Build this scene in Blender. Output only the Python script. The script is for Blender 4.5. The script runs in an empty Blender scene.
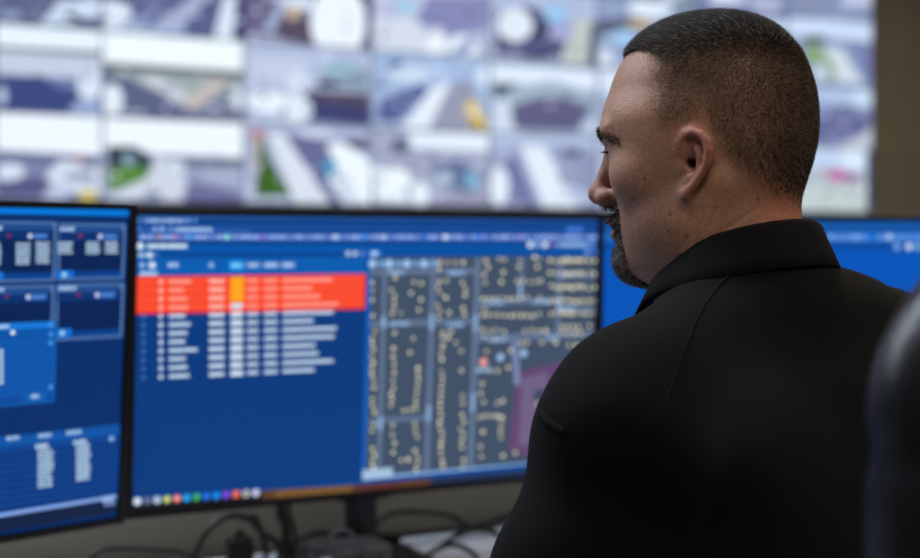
import bpy, bmesh, math, random
import numpy as np
from mathutils import Vector, Matrix
random.seed(7); rng = np.random.default_rng(7)
scene = bpy.context.scene
COL = scene.collection
R = math.radians
F = 1278.0; CX = 460.0; HY = 246.0; CZ = 1.2        # focal length, horizon row and camera height

# ------------------------------------------------------------------ helpers
def lin(c):
    return tuple(((v/255.0)/12.92 if v/255.0 <= .04045 else ((v/255.0+.055)/1.055)**2.4) for v in c[:3])
def at(px, py, Y):
    return Vector(((px-CX)/F*Y, Y, CZ+(HY-py)/F*Y))
def ray(px, py):
    return Vector(((px-CX)/F, 1.0, (HY-py)/F))
def hit_plane(px, py, p0, n):
    d = ray(px, py); o = Vector((0, 0, CZ))
    return o + d*((p0-o).dot(n)/d.dot(n))
def link(o, parent=None):
    COL.objects.link(o)
    if parent is not None: o.parent = parent
    return o
def tag(o, label=None, cat=None, group=None, kind=None):
    if label: o['label'] = label
    if cat: o['category'] = cat
    if group: o['group'] = group
    if kind: o['kind'] = kind
    return o
def empty(name, loc=(0, 0, 0), rz=0):
    o = bpy.data.objects.new(name, None); o.empty_display_size = .05
    o.location = loc; o.rotation_euler = (0, 0, rz); return link(o)
def mesh_np(name, V, faces, mat, parent=None, smooth=True, colors=None, col_domain='POINT'):
    me = bpy.data.meshes.new(name)
    if isinstance(faces, np.ndarray):
        n, k = faces.shape
        me.vertices.add(len(V)); me.vertices.foreach_set('co', np.asarray(V, np.float32).ravel())
        me.loops.add(n*k); me.loops.foreach_set('vertex_index', faces.astype(np.int32).ravel())
        me.polygons.add(n); me.polygons.foreach_set('loop_start', np.arange(0, n*k, k, dtype=np.int32))
        me.update(calc_edges=True); me.validate()
    else:
        me.from_pydata([tuple(v) for v in V], [], faces); me.update()
    if colors is not None:
        a = me.color_attributes.new('Col', 'FLOAT_COLOR', 'POINT')
        c = np.ones((len(V), 4), np.float32); c[:, :3] = colors
        a.data.foreach_set('color', c.ravel())
    if smooth: me.polygons.foreach_set('use_smooth', [True]*len(me.polygons))
    if mat: me.materials.append(mat)
    return link(bpy.data.objects.new(name, me), parent)

class MB:
    """collects shapes in one bmesh"""
    def __init__(s): s.b = bmesh.new()
    def box(s, c, d, M=None, bev=0.0, seg=2):
        t = bmesh.new(); bmesh.ops.create_cube(t, size=1)
        bmesh.ops.scale(t, vec=d, verts=t.verts)
        if bev > 0: bmesh.ops.bevel(t, geom=t.edges[:], offset=bev, segments=seg, profile=.5, affect='EDGES')
        bmesh.ops.translate(t, vec=c, verts=t.verts)
        if M is not None: bmesh.ops.transform(t, matrix=M, verts=t.verts)
        s._merge(t); return s
    def cyl(s, p0, p1, r0, r1=None, n=20, bev=0):
        r1 = r0 if r1 is None else r1
        p0 = Vector(p0); p1 = Vector(p1); d = p1-p0
        t = bmesh.new(); bmesh.ops.create_cone(t, cap_ends=True, segments=n, radius1=r0, radius2=r1, depth=d.length)
        if bev: bmesh.ops.bevel(t, geom=[e for e in t.edges if any(len(f.verts) > 4 for f in e.link_faces)], offset=bev, segments=2, affect='EDGES', profile=.5)
        M = Matrix.Translation((p0+p1)/2) @ d.to_track_quat('Z', 'Y').to_matrix().to_4x4()
        bmesh.ops.transform(t, matrix=M, verts=t.verts); s._merge(t); return s
    def sphere(s, c, r, sc=(1, 1, 1), n=24):
        t = bmesh.new(); bmesh.ops.create_uvsphere(t, u_segments=n, v_segments=n//2, radius=r)
        bmesh.ops.scale(t, vec=sc, verts=t.verts); bmesh.ops.translate(t, vec=c, verts=t.verts); s._merge(t); return s
    def tube(s, pts, r, n=8, closed=False):
        pts = [Vector(p) for p in pts]; rings = []; N = len(pts); up = Vector((0, 0, 1))
        for i, p in enumerate(pts):
            t = (pts[min(i+1, N-1)]-pts[max(i-1, 0)]).normalized()
            a = t.cross(up)
            if a.length < 1e-3: a = t.cross(Vector((0, 1, 0)))
            a.normalize(); b2 = a.cross(t)
            rr = r[i] if isinstance(r, (list, tuple)) else r
            rings.append([s.b.verts.new(p + (a*math.cos(2*math.pi*k/n)+b2*math.sin(2*math.pi*k/n))*rr) for k in range(n)])
        for i in range(N-1):
            for k in range(n):
                s.b.faces.new((rings[i][k], rings[i][(k+1) % n], rings[i+1][(k+1) % n], rings[i+1][k]))
        s.b.faces.new(rings[0][::-1]); s.b.faces.new(rings[-1]); return s
    def _merge(s, t):
        me = bpy.data.meshes.new('tmp'); t.to_mesh(me); t.free(); s.b.from_mesh(me); bpy.data.meshes.remove(me)
    def build(s, name, mat, parent=None, smooth=True, angle=40):
        bmesh.ops.recalc_face_normals(s.b, faces=s.b.faces)
        me = bpy.data.meshes.new(name); s.b.to_mesh(me); s.b.free()
        me.polygons.foreach_set('use_smooth', [smooth]*len(me.polygons))
        if smooth:
            try: me.set_sharp_from_angle(angle=R(angle))
            except Exception: pass
        me.materials.append(mat)
        return link(bpy.data.objects.new(name, me), parent)

def spline(pts, sub=8):
    P = [Vector(p) for p in pts]; out = []
    for i in range(len(P)-1):
        a = P[max(i-1, 0)]; b = P[i]; c = P[i+1]; d = P[min(i+2, len(P)-1)]
        for k in range(sub):
            t = k/sub
            out.append(.5*((2*b)+(c-a)*t+(2*a-5*b+4*c-d)*t*t+(3*b-a-3*c+d)*t**3))
    out.append(P[-1]); return out

# ------------------------------------------------------------------ materials
def new_mat(name):
    m = bpy.data.materials.new(name); m.use_nodes = True
    return m, m.node_tree.nodes, m.node_tree.links, m.node_tree.nodes['Principled BSDF']
def pmat(name, rgb, rough=.5, metal=0, noise=None, bump=None, spec=.5, sheen=0):
    """rgb sRGB 0-255; noise=(scale, amount); bump=(scale, strength, distance)"""
    m, N, L, P = new_mat(name)
    P.inputs['Roughness'].default_value = rough; P.inputs['Metallic'].default_value = metal
    P.inputs['Specular IOR Level'].default_value = spec
    P.inputs['Sheen Weight'].default_value = sheen
    c = lin(rgb)
    tc = N.new('ShaderNodeTexCoord')
    nz = N.new('ShaderNodeTexNoise'); nz.inputs['Detail'].default_value = 4
    sc, am = noise or (30, .12)
    nz.inputs['Scale'].default_value = sc; L.new(tc.outputs['Object'], nz.inputs['Vector'])
    rp = N.new('ShaderNodeValToRGB')
    rp.color_ramp.elements[0].position = .3; rp.color_ramp.elements[1].position = .7
    rp.color_ramp.elements[0].color = (*[v*(1-am) for v in c], 1); rp.color_ramp.elements[1].color = (*[min(1, v*(1+am)) for v in c], 1)
    L.new(nz.outputs['Fac'], rp.inputs['Fac']); L.new(rp.outputs['Color'], P.inputs['Base Color'])
    if bump:
        n2 = N.new('ShaderNodeTexNoise'); n2.inputs['Scale'].default_value = bump[0]; n2.inputs['Detail'].default_value = 5
        L.new(tc.outputs['Object'], n2.inputs['Vector'])
        b = N.new('ShaderNodeBump'); b.inputs['Strength'].default_value = bump[1]; b.inputs['Distance'].default_value = bump[2]
        L.new(n2.outputs['Fac'], b.inputs['Height']); L.new(b.outputs['Normal'], P.inputs['Normal'])
    return m
def screen_mat(name, strength):
    m, N, L, P = new_mat(name)
    P.inputs['Base Color'].default_value = (.006, .006, .007, 1); P.inputs['Roughness'].default_value = .5; P.inputs['Specular IOR Level'].default_value = .12
    a = N.new('ShaderNodeVertexColor'); a.layer_name = 'Col'
    L.new(a.outputs['Color'], P.inputs['Emission Color']); P.inputs['Emission Strength'].default_value = strength
    return m
def attr_mat(name, rough, sss=0, noise=(260, .2), bump=(520, .5, .0009), spec=.4):
    m, N, L, P = new_mat(name)
    a = N.new('ShaderNodeVertexColor'); a.layer_name = 'Col'
    tc = N.new('ShaderNodeTexCoord')
    nz = N.new('ShaderNodeTexNoise'); nz.inputs['Scale'].default_value = noise[0]; nz.inputs['Detail'].default_value = 6; nz.inputs['Roughness'].default_value = .7
    L.new(tc.outputs['Object'], nz.inputs['Vector'])
    mr = N.new('ShaderNodeMapRange'); mr.inputs[1].default_value = .3; mr.inputs[2].default_value = .7
    mr.inputs[3].default_value = 1-noise[1]; mr.inputs[4].default_value = 1+noise[1]
    L.new(nz.outputs['Fac'], mr.inputs[0])
    mx = N.new('ShaderNodeVectorMath'); mx.operation = 'SCALE'
    L.new(a.outputs['Color'], mx.inputs[0]); L.new(mr.outputs[0], mx.inputs['Scale'])
    L.new(mx.outputs[0], P.inputs['Base Color'])
    P.inputs['Roughness'].default_value = rough; P.inputs['Specular IOR Level'].default_value = spec
    if sss:
        P.inputs['Subsurface Weight'].default_value = sss
        P.inputs['Subsurface Radius'].default_value = (.006, .0025, .0015); P.inputs['Subsurface Scale'].default_value = 1
    if bump:
        n2 = N.new('ShaderNodeTexNoise'); n2.inputs['Scale'].default_value = bump[0]; n2.inputs['Detail'].default_value = 5
        L.new(tc.outputs['Object'], n2.inputs['Vector'])
        b = N.new('ShaderNodeBump'); b.inputs['Strength'].default_value = bump[1]; b.inputs['Distance'].default_value = bump[2]
        L.new(n2.outputs['Fac'], b.inputs['Height']); L.new(b.outputs['Normal'], P.inputs['Normal'])
    return m

M_bezel = pmat('black_plastic', (12, 12, 13), .5, spec=.3, noise=(60, .1), bump=(900, .1, .0004))
M_metal = pmat('dark_metal', (52, 53, 56), .4, .6)
M_screen = screen_mat('lit_display', 1.0)
M_wallscreen = screen_mat('lit_camera_feed', 1.05)
M_wall = pmat('brown_grey_paint', (118, 111, 93), .85, noise=(6, .07), bump=(300, .15, .001))
M_panel = pmat('beige_fabric_panel', (160, 150, 132), .95, noise=(400, .12), bump=(900, .3, .0006))
M_desk = pmat('pale_laminate', (196, 200, 210), .45, noise=(40, .05))
M_floor = pmat('grey_carpet', (70, 70, 74), .98, noise=(350, .3), bump=(700, .5, .002))
M_ceil = pmat('white_ceiling_tile', (200, 200, 195), .95, noise=(200, .08), bump=(400, .3, .001))
M_cable = pmat('black_rubber', (20, 20, 21), .5)
M_grey = pmat('grey_plastic', (66, 68, 74), .5)
M_white = pmat('white_plastic', (200, 204, 212), .4)
M_shirt = pmat('black_polo_knit', (14, 14, 14), .9, noise=(700, .25), bump=(1500, .35, .0007), spec=.15, sheen=.0)
M_seam = pmat('black_stitching', (6, 6, 6), .85, spec=.2)
M_collar = pmat('black_rib_collar', (14, 14, 15), .9, noise=(900, .2), bump=(1400, .4, .0007), spec=.15, sheen=.0)
M_trouser = pmat('dark_trouser_cloth', (30, 32, 38), .9, bump=(900, .3, .0008))
M_shoe = pmat('black_shoe_leather', (18, 17, 16), .35)
M_leather = pmat('black_leather', (24, 26, 32), .30, noise=(80, .15), bump=(350, .5, .0012))
M_chrome = pmat('brushed_steel', (150, 150, 152), .3, .9)
M_skin = attr_mat('skin', .5, .10)
M_hair = attr_mat('hair_strands', .6, 0, (50, .1), None, .2)
M_eye = attr_mat('eyeball', .12, 0, (100, .02), None, .6)

# ------------------------------------------------------------------ room axes
PSI = R(26.0)
W = Vector((math.cos(PSI), math.sin(PSI), 0)); D = Vector((-math.sin(PSI), math.cos(PSI), 0))
MR = Matrix(((W.x, D.x, 0, 0), (W.y, D.y, 0, 0), (0, 0, 1, 0), (0, 0, 0, 1)))
def rm(a, b, z=0): return W*a + D*b + Vector((0, 0, z))
A0, A1, B0, B1, HC = -4.2, 6.4, -3.0, 5.45, 3.2
def slab(name, c, d, mat):
    o = MB().box(c, d, MR).build(name, mat, smooth=False); o['kind'] = 'structure'; return o
slab('floor', ((A0+A1)/2, (B0+B1)/2, -.05), (A1-A0+.2, B1-B0+.2, .1), M_floor)
slab('ceiling', ((A0+A1)/2, (B0+B1)/2, HC+.05), (A1-A0+.2, B1-B0+.2, .1), M_ceil)
slab('wall_back', ((A0+A1)/2, B1+.05, HC/2), (A1-A0+.2, .1, HC), M_wall)
slab('wall_front', ((A0+A1)/2, B0-.05, HC/2), (A1-A0+.2, .1, HC), M_wall)
slab('wall_left', (A0-.05, (B0+B1)/2, HC/2), (.1, B1-B0, HC), M_wall)
slab('wall_right', (A1+.05, (B0+B1)/2, HC/2), (.1, B1-B0, HC), M_wall)

# ------------------------------------------------------------------ flat picture painter (what a display shows)
class Painter:
    """polygons on a plane: origin O, right U, up V, normal Nn (towards viewer); layered by tiny steps"""
    def __init__(s, O, U, V, Nn, step=.000008):
        s.O, s.U, s.V, s.N, s.step = O, U, V, Nn, step; s.v = []; s.f = []; s.c = []; s.z = 0.0; s.clip = None; s.tone = lambda c: c
    def loc(s, px, py):
        p = hit_plane(px, py, s.O, s.N) - s.O
        return (p.dot(s.U), p.dot(s.V))
    def poly(s, pts, rgb, up=True):
        if s.clip: pts = clip_poly(pts, s.clip)
        if len(pts) < 3: return
        if up: s.z += s.step
        i = len(s.v)
        for a, b in pts: s.v.append((a, b, s.z))
        s.f.append(list(range(i, i+len(pts)))); s.c += [s.tone(lin(rgb))]*len(pts)
    def rect(s, a0, b0, a1, b1, rgb, up=True): s.poly([(a0, b0), (a1, b0), (a1, b1), (a0, b1)], rgb, up)
    def prect(s, x0, y0, x1, y1, rgb):
        a0, b0 = s.loc(x0, y0); a1, b1 = s.loc(x1, y1); s.rect(min(a0, a1), min(b0, b1), max(a0, a1), max(b0, b1), rgb)
    def ppoly(s, pts, rgb): s.poly([s.loc(*p) for p in pts], rgb)
    def disc(s, a, b, r, rgb, n=12, sy=1.0, up=True): s.poly([(a+r*math.cos(2*math.pi*k/n), b+sy*r*math.sin(2*math.pi*k/n)) for k in range(n)], rgb, up)
    def pdisc(s, x, y, rpx, rgb, sy=1.0, up=True):
        a, b = s.loc(x, y); a1, b1 = s.loc(x, y-rpx); s.disc(a, b, abs(b1-b), rgb, 14, sy, up)
    def ptext(s, x0, y, x1, rgb, h=2.6):
        """a line of tiny unreadable words: short dashes"""
        a0, b0 = s.loc(x0, y); a1, _ = s.loc(x1, y); hh = abs(s.loc(x0, y-h)[1]-b0)
        a = a0; s.z += s.step
        while a < a1-1e-5:
            w = random.uniform(.5, 1.6)*hh
            e = min(a+w, a1)
            s.rect(a, b0-hh*.5, e, b0+hh*.5, rgb, False); a = e+hh*random.choice((.18, .18, .3))
    def build(s, name, mat, parent):
        V = []
        for a, b, z in s.v: V.append(s.O + s.U*a + s.V*b + s.N*z)
        o = mesh_np(name, V, s.f, mat, parent, smooth=False, colors=np.array(s.c, np.float32))
        return o
def clip_poly(pts, c):
    x0, y0, x1, y1 = c
    for ax, lim, sg in ((0, x0, 1), (0, x1, -1), (1, y0, 1), (1, y1, -1)):
        out = []
        for i in range(len(pts)):
            p, q = pts[i-1], pts[i]
            ip = (p[ax]-lim)*sg >= 0; iq = (q[ax]-lim)*sg >= 0
            if ip != iq:
                t = (lim-p[ax])/(q[ax]-p[ax]); out.append((p[0]+t*(q[0]-p[0]), p[1]+t*(q[1]-p[1])))
            if iq: out.append(q)
        pts = out
        if len(pts) < 3: return []
    return pts

# ------------------------------------------------------------------ video wall
BW = 5.39
p_ref = D*BW + Vector((0, 0, 1.2))
Nw = -D
def wall_ab(px, py):
    p = hit_plane(px, py, p_ref, Nw); return p.dot(W), p.z
TH = .352; TW = .0
a_l = wall_ab(102, 150)[0]; a_r = wall_ab(872, 150)[0]; TW = (a_r-a_l)/7.0
zb = wall_ab(460, 206.5)[1]
vw = empty('video_wall', rm((a_l-2*TW+a_r)/2, BW+.03, zb))
tag(vw, 'large video wall of bright traffic camera feeds mounted on the brown wall', 'video wall')
inv_vw = Matrix.Translation(-Vector(vw.location))
def reparent(o, root):
    o.data.transform(Matrix.Translation(-Vector(root.location))); o.parent = root; return o
fr = MB().box(((a_l-2*TW+a_r)/2, BW+.033, zb+2*TH), (a_r-a_l+2*TW+.03, .05, 4*TH+.03), MR, .004).build('frame', M_bezel); reparent(fr, vw)
EDGE = {}
FEEDS = {}   # (row from top of visible, col): (background, [ (kind, data, colour) ... ]) in photo pixels
def P(*xy): return ('p', list(zip(xy[::2], xy[1::2])))
def B(x, y, rx, ry): return ('b', (x, y, rx, ry))
FEEDS[(0, -1)] = ((112, 116, 142), [(P(40, 25, 60, 0, 110, 0, 110, 12, 80, 22), (215, 226, 242)), (P(62, 14, 70, 12, 92, 22, 84, 25), (60, 68, 88)), (P(0, 12, 20, 12, 20, 19, 0, 18), (170, 180, 205))])
FEEDS[(0, 0)] = ((108, 112, 146), [(B(112, 14, 20, 13), (228, 236, 246)), (P(150, 28, 195, -6, 216, -6, 178, 30), (182, 186, 210)), (P(118, 30, 150, 10, 158, 12, 132, 32), (160, 168, 200)), (P(212, 44, 224, -4, 236, -4, 232, 46), (226, 234, 246)), (P(235, 46, 238, 0, 243, 0, 243, 46), (60, 72, 110)), (P(103, 27, 185, 27, 185, 33, 103, 33), (186, 198, 226))])
FEEDS[(0, 1)] = ((120, 112, 138), [(P(270, 40, 280, 14, 312, 20, 312, 52, 268, 46), (104, 92, 104)), (P(272, -4, 312, -4, 312, 9, 290, 12), (226, 234, 248)), (B(293, 13, 8, 7), (206, 182, 152)), (P(262, 30, 280, 0, 288, 4, 272, 34), (176, 184, 208)), (B(338, 22, 28, 38), (244, 249, 255)), (P(315, 24, 362, 24, 356, 58, 318, 58), (244, 249, 255)), (P(248, 38, 300, 42, 300, 50, 248, 46), (168, 176, 206))])
FEEDS[(0, 2)] = ((196, 200, 222), [(P(372, 60, 374, 16, 420, 18, 432, 60), (222, 226, 238)), (P(415, 22, 428, -4, 490, -4, 486, 30, 450, 36), (150, 150, 186)), (B(436, 44, 10, 12), (244, 248, 252)), (B(464, 46, 16, 12), (240, 246, 252)), (P(396, 0, 416, 0, 414, 13, 398, 12), (176, 212, 236)), (P(446, 60, 470, 34, 478, 40, 460, 62), (160, 172, 204))])
FEEDS[(0, 3)] = ((188, 196, 220), [(P(496, 58, 496, 14, 530, 6, 572, 26, 560, 60), (86, 80, 112)), (P(498, 52, 550, 40, 552, 44, 498, 58), (120, 122, 160)), (B(515, 25, 18, 17), (232, 238, 246)), (B(555, 14, 12, 10), (168, 206, 238)), (B(562, 32, 14, 10), (176, 176, 212)), (P(560, 66, 572, 30, 578, 18, 590, 20, 586, 66), (206, 208, 198)), (P(587, 66, 591, 22, 598, 24, 598, 66), (96, 104, 108)), (P(600, 0, 640, 4, 640, 20, 600, 16), (232, 238, 250))])
FEEDS[(0, 4)] = ((160, 172, 200), [(P(598, 20, 645, 16, 645, 30, 598, 34), (100, 104, 122)), (B(640, 24, 14, 5), (200, 176, 132)), (B(624, 38, 14, 9), (176, 206, 236)), (B(602, 58, 12, 10), (220, 228, 240)), (B(650, 8, 22, 10), (232, 240, 250)), (P(672, 0, 690, 0, 690, 10, 672, 8), (92, 124, 84))])
FEEDS[(0, 5)] = ((124, 126, 162), [(P(720, 0, 800, 0, 800, 14, 720, 8), (96, 98, 150)), (P(760, 18, 820, 22, 820, 34, 760, 30), (210, 224, 244)), (B(780, 56, 16, 12), (190, 204, 224))])
FEEDS[(0, 6)] = ((158, 168, 196), [(P(780, 0, 875, 0, 875, 17, 780, 14), (108, 108, 150)), (P(780, 18, 875, 20, 875, 42, 780, 34), (214, 226, 246)), (B(814, 40, 14, 5), (110, 118, 110)), (P(804, 44, 820, 48, 836, 68, 830, 90, 812, 82), (152, 176, 120)), (P(822, 46, 842, 50, 862, 82, 852, 94, 838, 90, 834, 66), (218, 226, 232)), (B(820, 76, 8, 14), (206, 214, 232)), (P(846, 44, 875, 46, 875, 80, 864, 78), (138, 142, 180))])
FEEDS[(1, -1)] = ((90, 98, 136), [(P(-4, 20, 104, 28, 104, 52, -4, 47), (238, 248, 255)), (P(-4, 46, 104, 52, 104, 57, -4, 50), (92, 98, 100)), (P(-4, 50, 104, 57, 104, 80, -4, 74), (208, 212, 226)), (P(-4, 76, 60, 80, 90, 96, 96, 112, -4, 110), (76, 86, 132)), (P(40, 76, 104, 82, 104, 94, 60, 88), (128, 140, 178)), (B(90, 86, 13, 14), (226, 234, 246)), (B(2, 96, 5, 9), (196, 206, 226)), (P(70, 108, 80, 98, 104, 102, 104, 118, 70, 114), (166, 178, 212))])
FEEDS[(1, 0)] = ((132, 136, 158), [(P(100, 29, 250, 40, 250, 72, 100, 62), (246, 252, 255)), (P(108, 63, 250, 72, 250, 78, 108, 70), (98, 108, 92)), (P(106, 72, 150, 72, 250, 80, 250, 96, 180, 100), (172, 180, 178)), (P(106, 76, 130, 78, 192, 118, 106, 114), (110, 112, 138)), (P(138, 78, 158, 76, 208, 106, 186, 106), (212, 214, 220)), (P(178, 104, 214, 78, 230, 82, 196, 110), (206, 194, 186)), (B(112, 100, 11, 16), (234, 240, 248)), (P(205, 104, 240, 88, 240, 118, 208, 116), (130, 132, 150)), (B(238, 98, 7, 12), (218, 224, 232))])
FEEDS[(1, 1)] = ((190, 198, 220), [(P(250, 56, 310, 58, 310, 84, 250, 84), (206, 212, 230)), (P(298, 90, 370, 94, 370, 106, 298, 100), (104, 90, 100)), (P(306, 99, 370, 106, 370, 126, 300, 120), (80, 80, 116)), (B(268, 102, 22, 10), (240, 248, 253)), (B(298, 110, 14, 14), (232, 240, 248)), (B(297, 84, 10, 14), (222, 228, 240)), (B(342, 70, 22, 9), (166, 192, 204)), (P(318, 80, 332, 78, 345, 88, 316, 88), (72, 78, 100)), (P(340, 76, 368, 70, 368, 92, 345, 90), (150, 164, 178)), (P(300, 120, 370, 126, 370, 132, 300, 128), (170, 180, 210))])
FEEDS[(1, 2)] = ((178, 194, 222), [(B(396, 65, 8, 5), (88, 110, 160)), (P(376, 120, 380, 100, 420, 84, 430, 90, 392, 128), (106, 114, 156)), (P(400, 132, 430, 90, 446, 82, 452, 86, 428, 134), (236, 242, 250)), (P(426, 134, 450, 84, 470, 80, 486, 136), (166, 166, 182)), (B(410, 74, 22, 8), (214, 226, 242)), (P(470, 126, 464, 110, 468, 100, 478, 104, 488, 130), (240, 204, 66)), (P(474, 132, 474, 118, 482, 132), (84, 92, 96)), (B(486, 76, 10, 10), (226, 238, 250))])
FEEDS[(1, 3)] = ((168, 182, 200), [(P(492, 64, 600, 72, 600, 90, 492, 82), (232, 240, 252)), (P(498, 100, 520, 86, 552, 80, 590, 92, 600, 110, 500, 116), (176, 188, 200)), (P(514, 129, 512, 106, 540, 97, 566, 98, 592, 106, 576, 131), (114, 108, 136)), (P(492, 92, 508, 100, 514, 132, 492, 132), (216, 224, 238)), (P(580, 132, 600, 106, 612, 110, 604, 136), (214, 222, 238)), (P(494, 84, 516, 82, 500, 100, 494, 100), (100, 108, 118))])
FEEDS[(1, 4)] = ((178, 188, 212), [(P(600, 70, 660, 74, 660, 96, 600, 92), (226, 234, 248)), (B(622, 120, 14, 10), (210, 220, 236)), (P(600, 128, 640, 110, 640, 140, 600, 138), (140, 146, 178))])
FEEDS[(1, 6)] = ((150, 156, 190), [(P(780, 84, 875, 92, 875, 108, 780, 100), (190, 204, 230)), (B(862, 98, 13, 9), (210, 226, 242)), (P(780, 118, 875, 116, 866, 136, 800, 144, 780, 144), (122, 122, 158)), (P(836, 146, 862, 136, 875, 120, 875, 152), (206, 208, 216)), (B(846, 110, 12, 6), (132, 134, 160))])
FEEDS[(2, -1)] = ((146, 148, 178), [(P(-4, 108, 104, 114, 104, 156, -4, 150), (244, 250, 255)), (P(-4, 150, 104, 156, 104, 166, -4, 162), (128, 130, 158)), (B(10, 172, 14, 9), (222, 228, 240)), (P(-4, 184, 30, 176, 58, 178, 40, 196, -4, 196), (104, 102, 136)), (P(44, 178, 60, 160, 104, 166, 104, 194, 70, 192), (222, 228, 238)), (P(42, 198, 52, 184, 72, 188, 66, 200), (198, 206, 228)), (B(88, 196, 10, 5), (226, 206, 96)), (B(78, 158, 5, 3), (190, 100, 110)), (P(60, 176, 90, 170, 98, 178, 72, 182), (160, 164, 188))])
FEEDS[(2, 0)] = ((172, 176, 198), [(P(104, 118, 250, 124, 250, 158, 160, 154, 104, 148), (246, 251, 255)), (P(108, 146, 136, 146, 152, 158, 150, 170, 108, 172), (66, 80, 82)), (B(129, 160, 7, 7), (156, 176, 186)), (P(108, 168, 150, 166, 146, 178, 110, 192), (104, 148, 62)), (P(108, 196, 148, 178, 156, 158, 166, 158, 160, 182, 130, 200), (218, 222, 228)), (P(164, 156, 250, 158, 250, 168, 180, 166), (124, 130, 146)), (P(185, 202, 178, 178, 240, 192, 240, 204), (126, 124, 158)), (B(171, 188, 16, 18), (216, 220, 232)), (B(175, 166, 10, 7), (214, 220, 230)), (P(200, 170, 245, 168, 245, 186, 216, 182), (178, 184, 204))])
FEEDS[(2, 1)] = ((186, 192, 216), [(P(250, 130, 268, 132, 262, 160, 252, 180), (184, 178, 176)), (P(255, 196, 256, 178, 266, 152, 292, 196), (78, 114, 42)), (P(263, 136, 268, 152, 266, 170, 258, 160), (98, 118, 78)), (B(257, 134, 4, 5), (206, 92, 104)), (P(268, 134, 284, 134, 334, 206, 296, 206), (226, 230, 238)), (P(284, 134, 330, 140, 334, 160, 350, 206, 332, 206), (122, 120, 154)), (P(322, 160, 330, 158, 340, 172, 332, 178, 324, 174), (92, 164, 196)), (P(326, 146, 346, 142, 392, 180, 384, 206, 360, 206), (244, 250, 254)), (P(326, 178, 340, 170, 364, 204, 344, 206), (222, 232, 242)), (P(340, 140, 368, 138, 368, 152, 350, 148), (104, 98, 116)), (P(300, 128, 330, 130, 330, 140, 300, 136), (216, 222, 236))])
FEEDS[(2, 2)] = ((176, 178, 198), [(P(410, 132, 495, 134, 495, 152, 410, 148), (236, 243, 252)), (B(400, 146, 10, 8), (110, 116, 128)), (P(376, 200, 372, 166, 392, 170, 410, 204), (238, 246, 252)), (B(396, 180, 16, 12), (244, 250, 254)), (B(420, 194, 9, 12), (240, 247, 252)), (P(430, 166, 460, 160, 484, 178, 470, 194, 440, 186), (116, 126, 156)), (B(472, 180, 7, 8), (146, 196, 220)), (B(444, 178, 9, 6), (196, 208, 224)), (P(430, 200, 490, 190, 492, 206, 430, 206), (170, 166, 184))])
FEEDS[(2, 3)] = ((172, 178, 204), [(P(492, 132, 600, 136, 600, 146, 492, 144), (196, 206, 228)), (P(500, 206, 496, 166, 516, 156, 536, 206), (130, 130, 166)), (B(499, 186, 10, 20), (234, 241, 250)), (P(520, 146, 544, 146, 578, 208, 544, 208), (234, 241, 249)), (P(556, 150, 600, 152, 604, 196, 584, 204), (160, 162, 188)), (P(562, 148, 582, 150, 580, 156, 564, 154), (82, 88, 104)), (P(556, 176, 592, 196, 584, 206, 570, 200), (196, 202, 220))])
FEEDS[(2, 4)] = ((206, 212, 228), [(P(600, 140, 620, 150, 606, 206, 598, 206), (186, 194, 214)), (B(612, 180, 8, 12), (226, 232, 242))])
FEEDS[(2, 6)] = ((206, 214, 210), [(P(780, 148, 875, 152, 875, 172, 780, 170), (206, 218, 242)), (B(854, 158, 13, 13), (226, 238, 252)), (P(780, 174, 830, 166, 866, 178, 866, 184, 780, 184), (190, 196, 200)), (B(838, 175, 12, 5), (208, 92, 158)), (B(852, 177, 8, 4), (150, 82, 150)), (P(866, 150, 875, 150, 875, 214, 866, 214), (86, 90, 118))])
def feed_random(p, a0, z0):
    rd = random.Random(int(a0*1000)+int(z0*77))
    for _ in range(5):
        a = a0+rd.uniform(0, TW); b = z0+rd.uniform(0, TH*.55); w = rd.uniform(.08, .3); h = rd.uniform(.03, .1); g = rd.randint(90, 235)
        p.poly([(a-w/2, b-h/2), (a+w/2, b-h/2+rd.uniform(-.05, .05)), (a+w/2, b+h/2), (a-w/2, b+h/2+rd.uniform(-.05, .05))], (g, g+6, min(255, g+24)))
    p.rect(a0, z0+TH*.7, a0+TW, z0+TH, (240, 247, 255))
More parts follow.
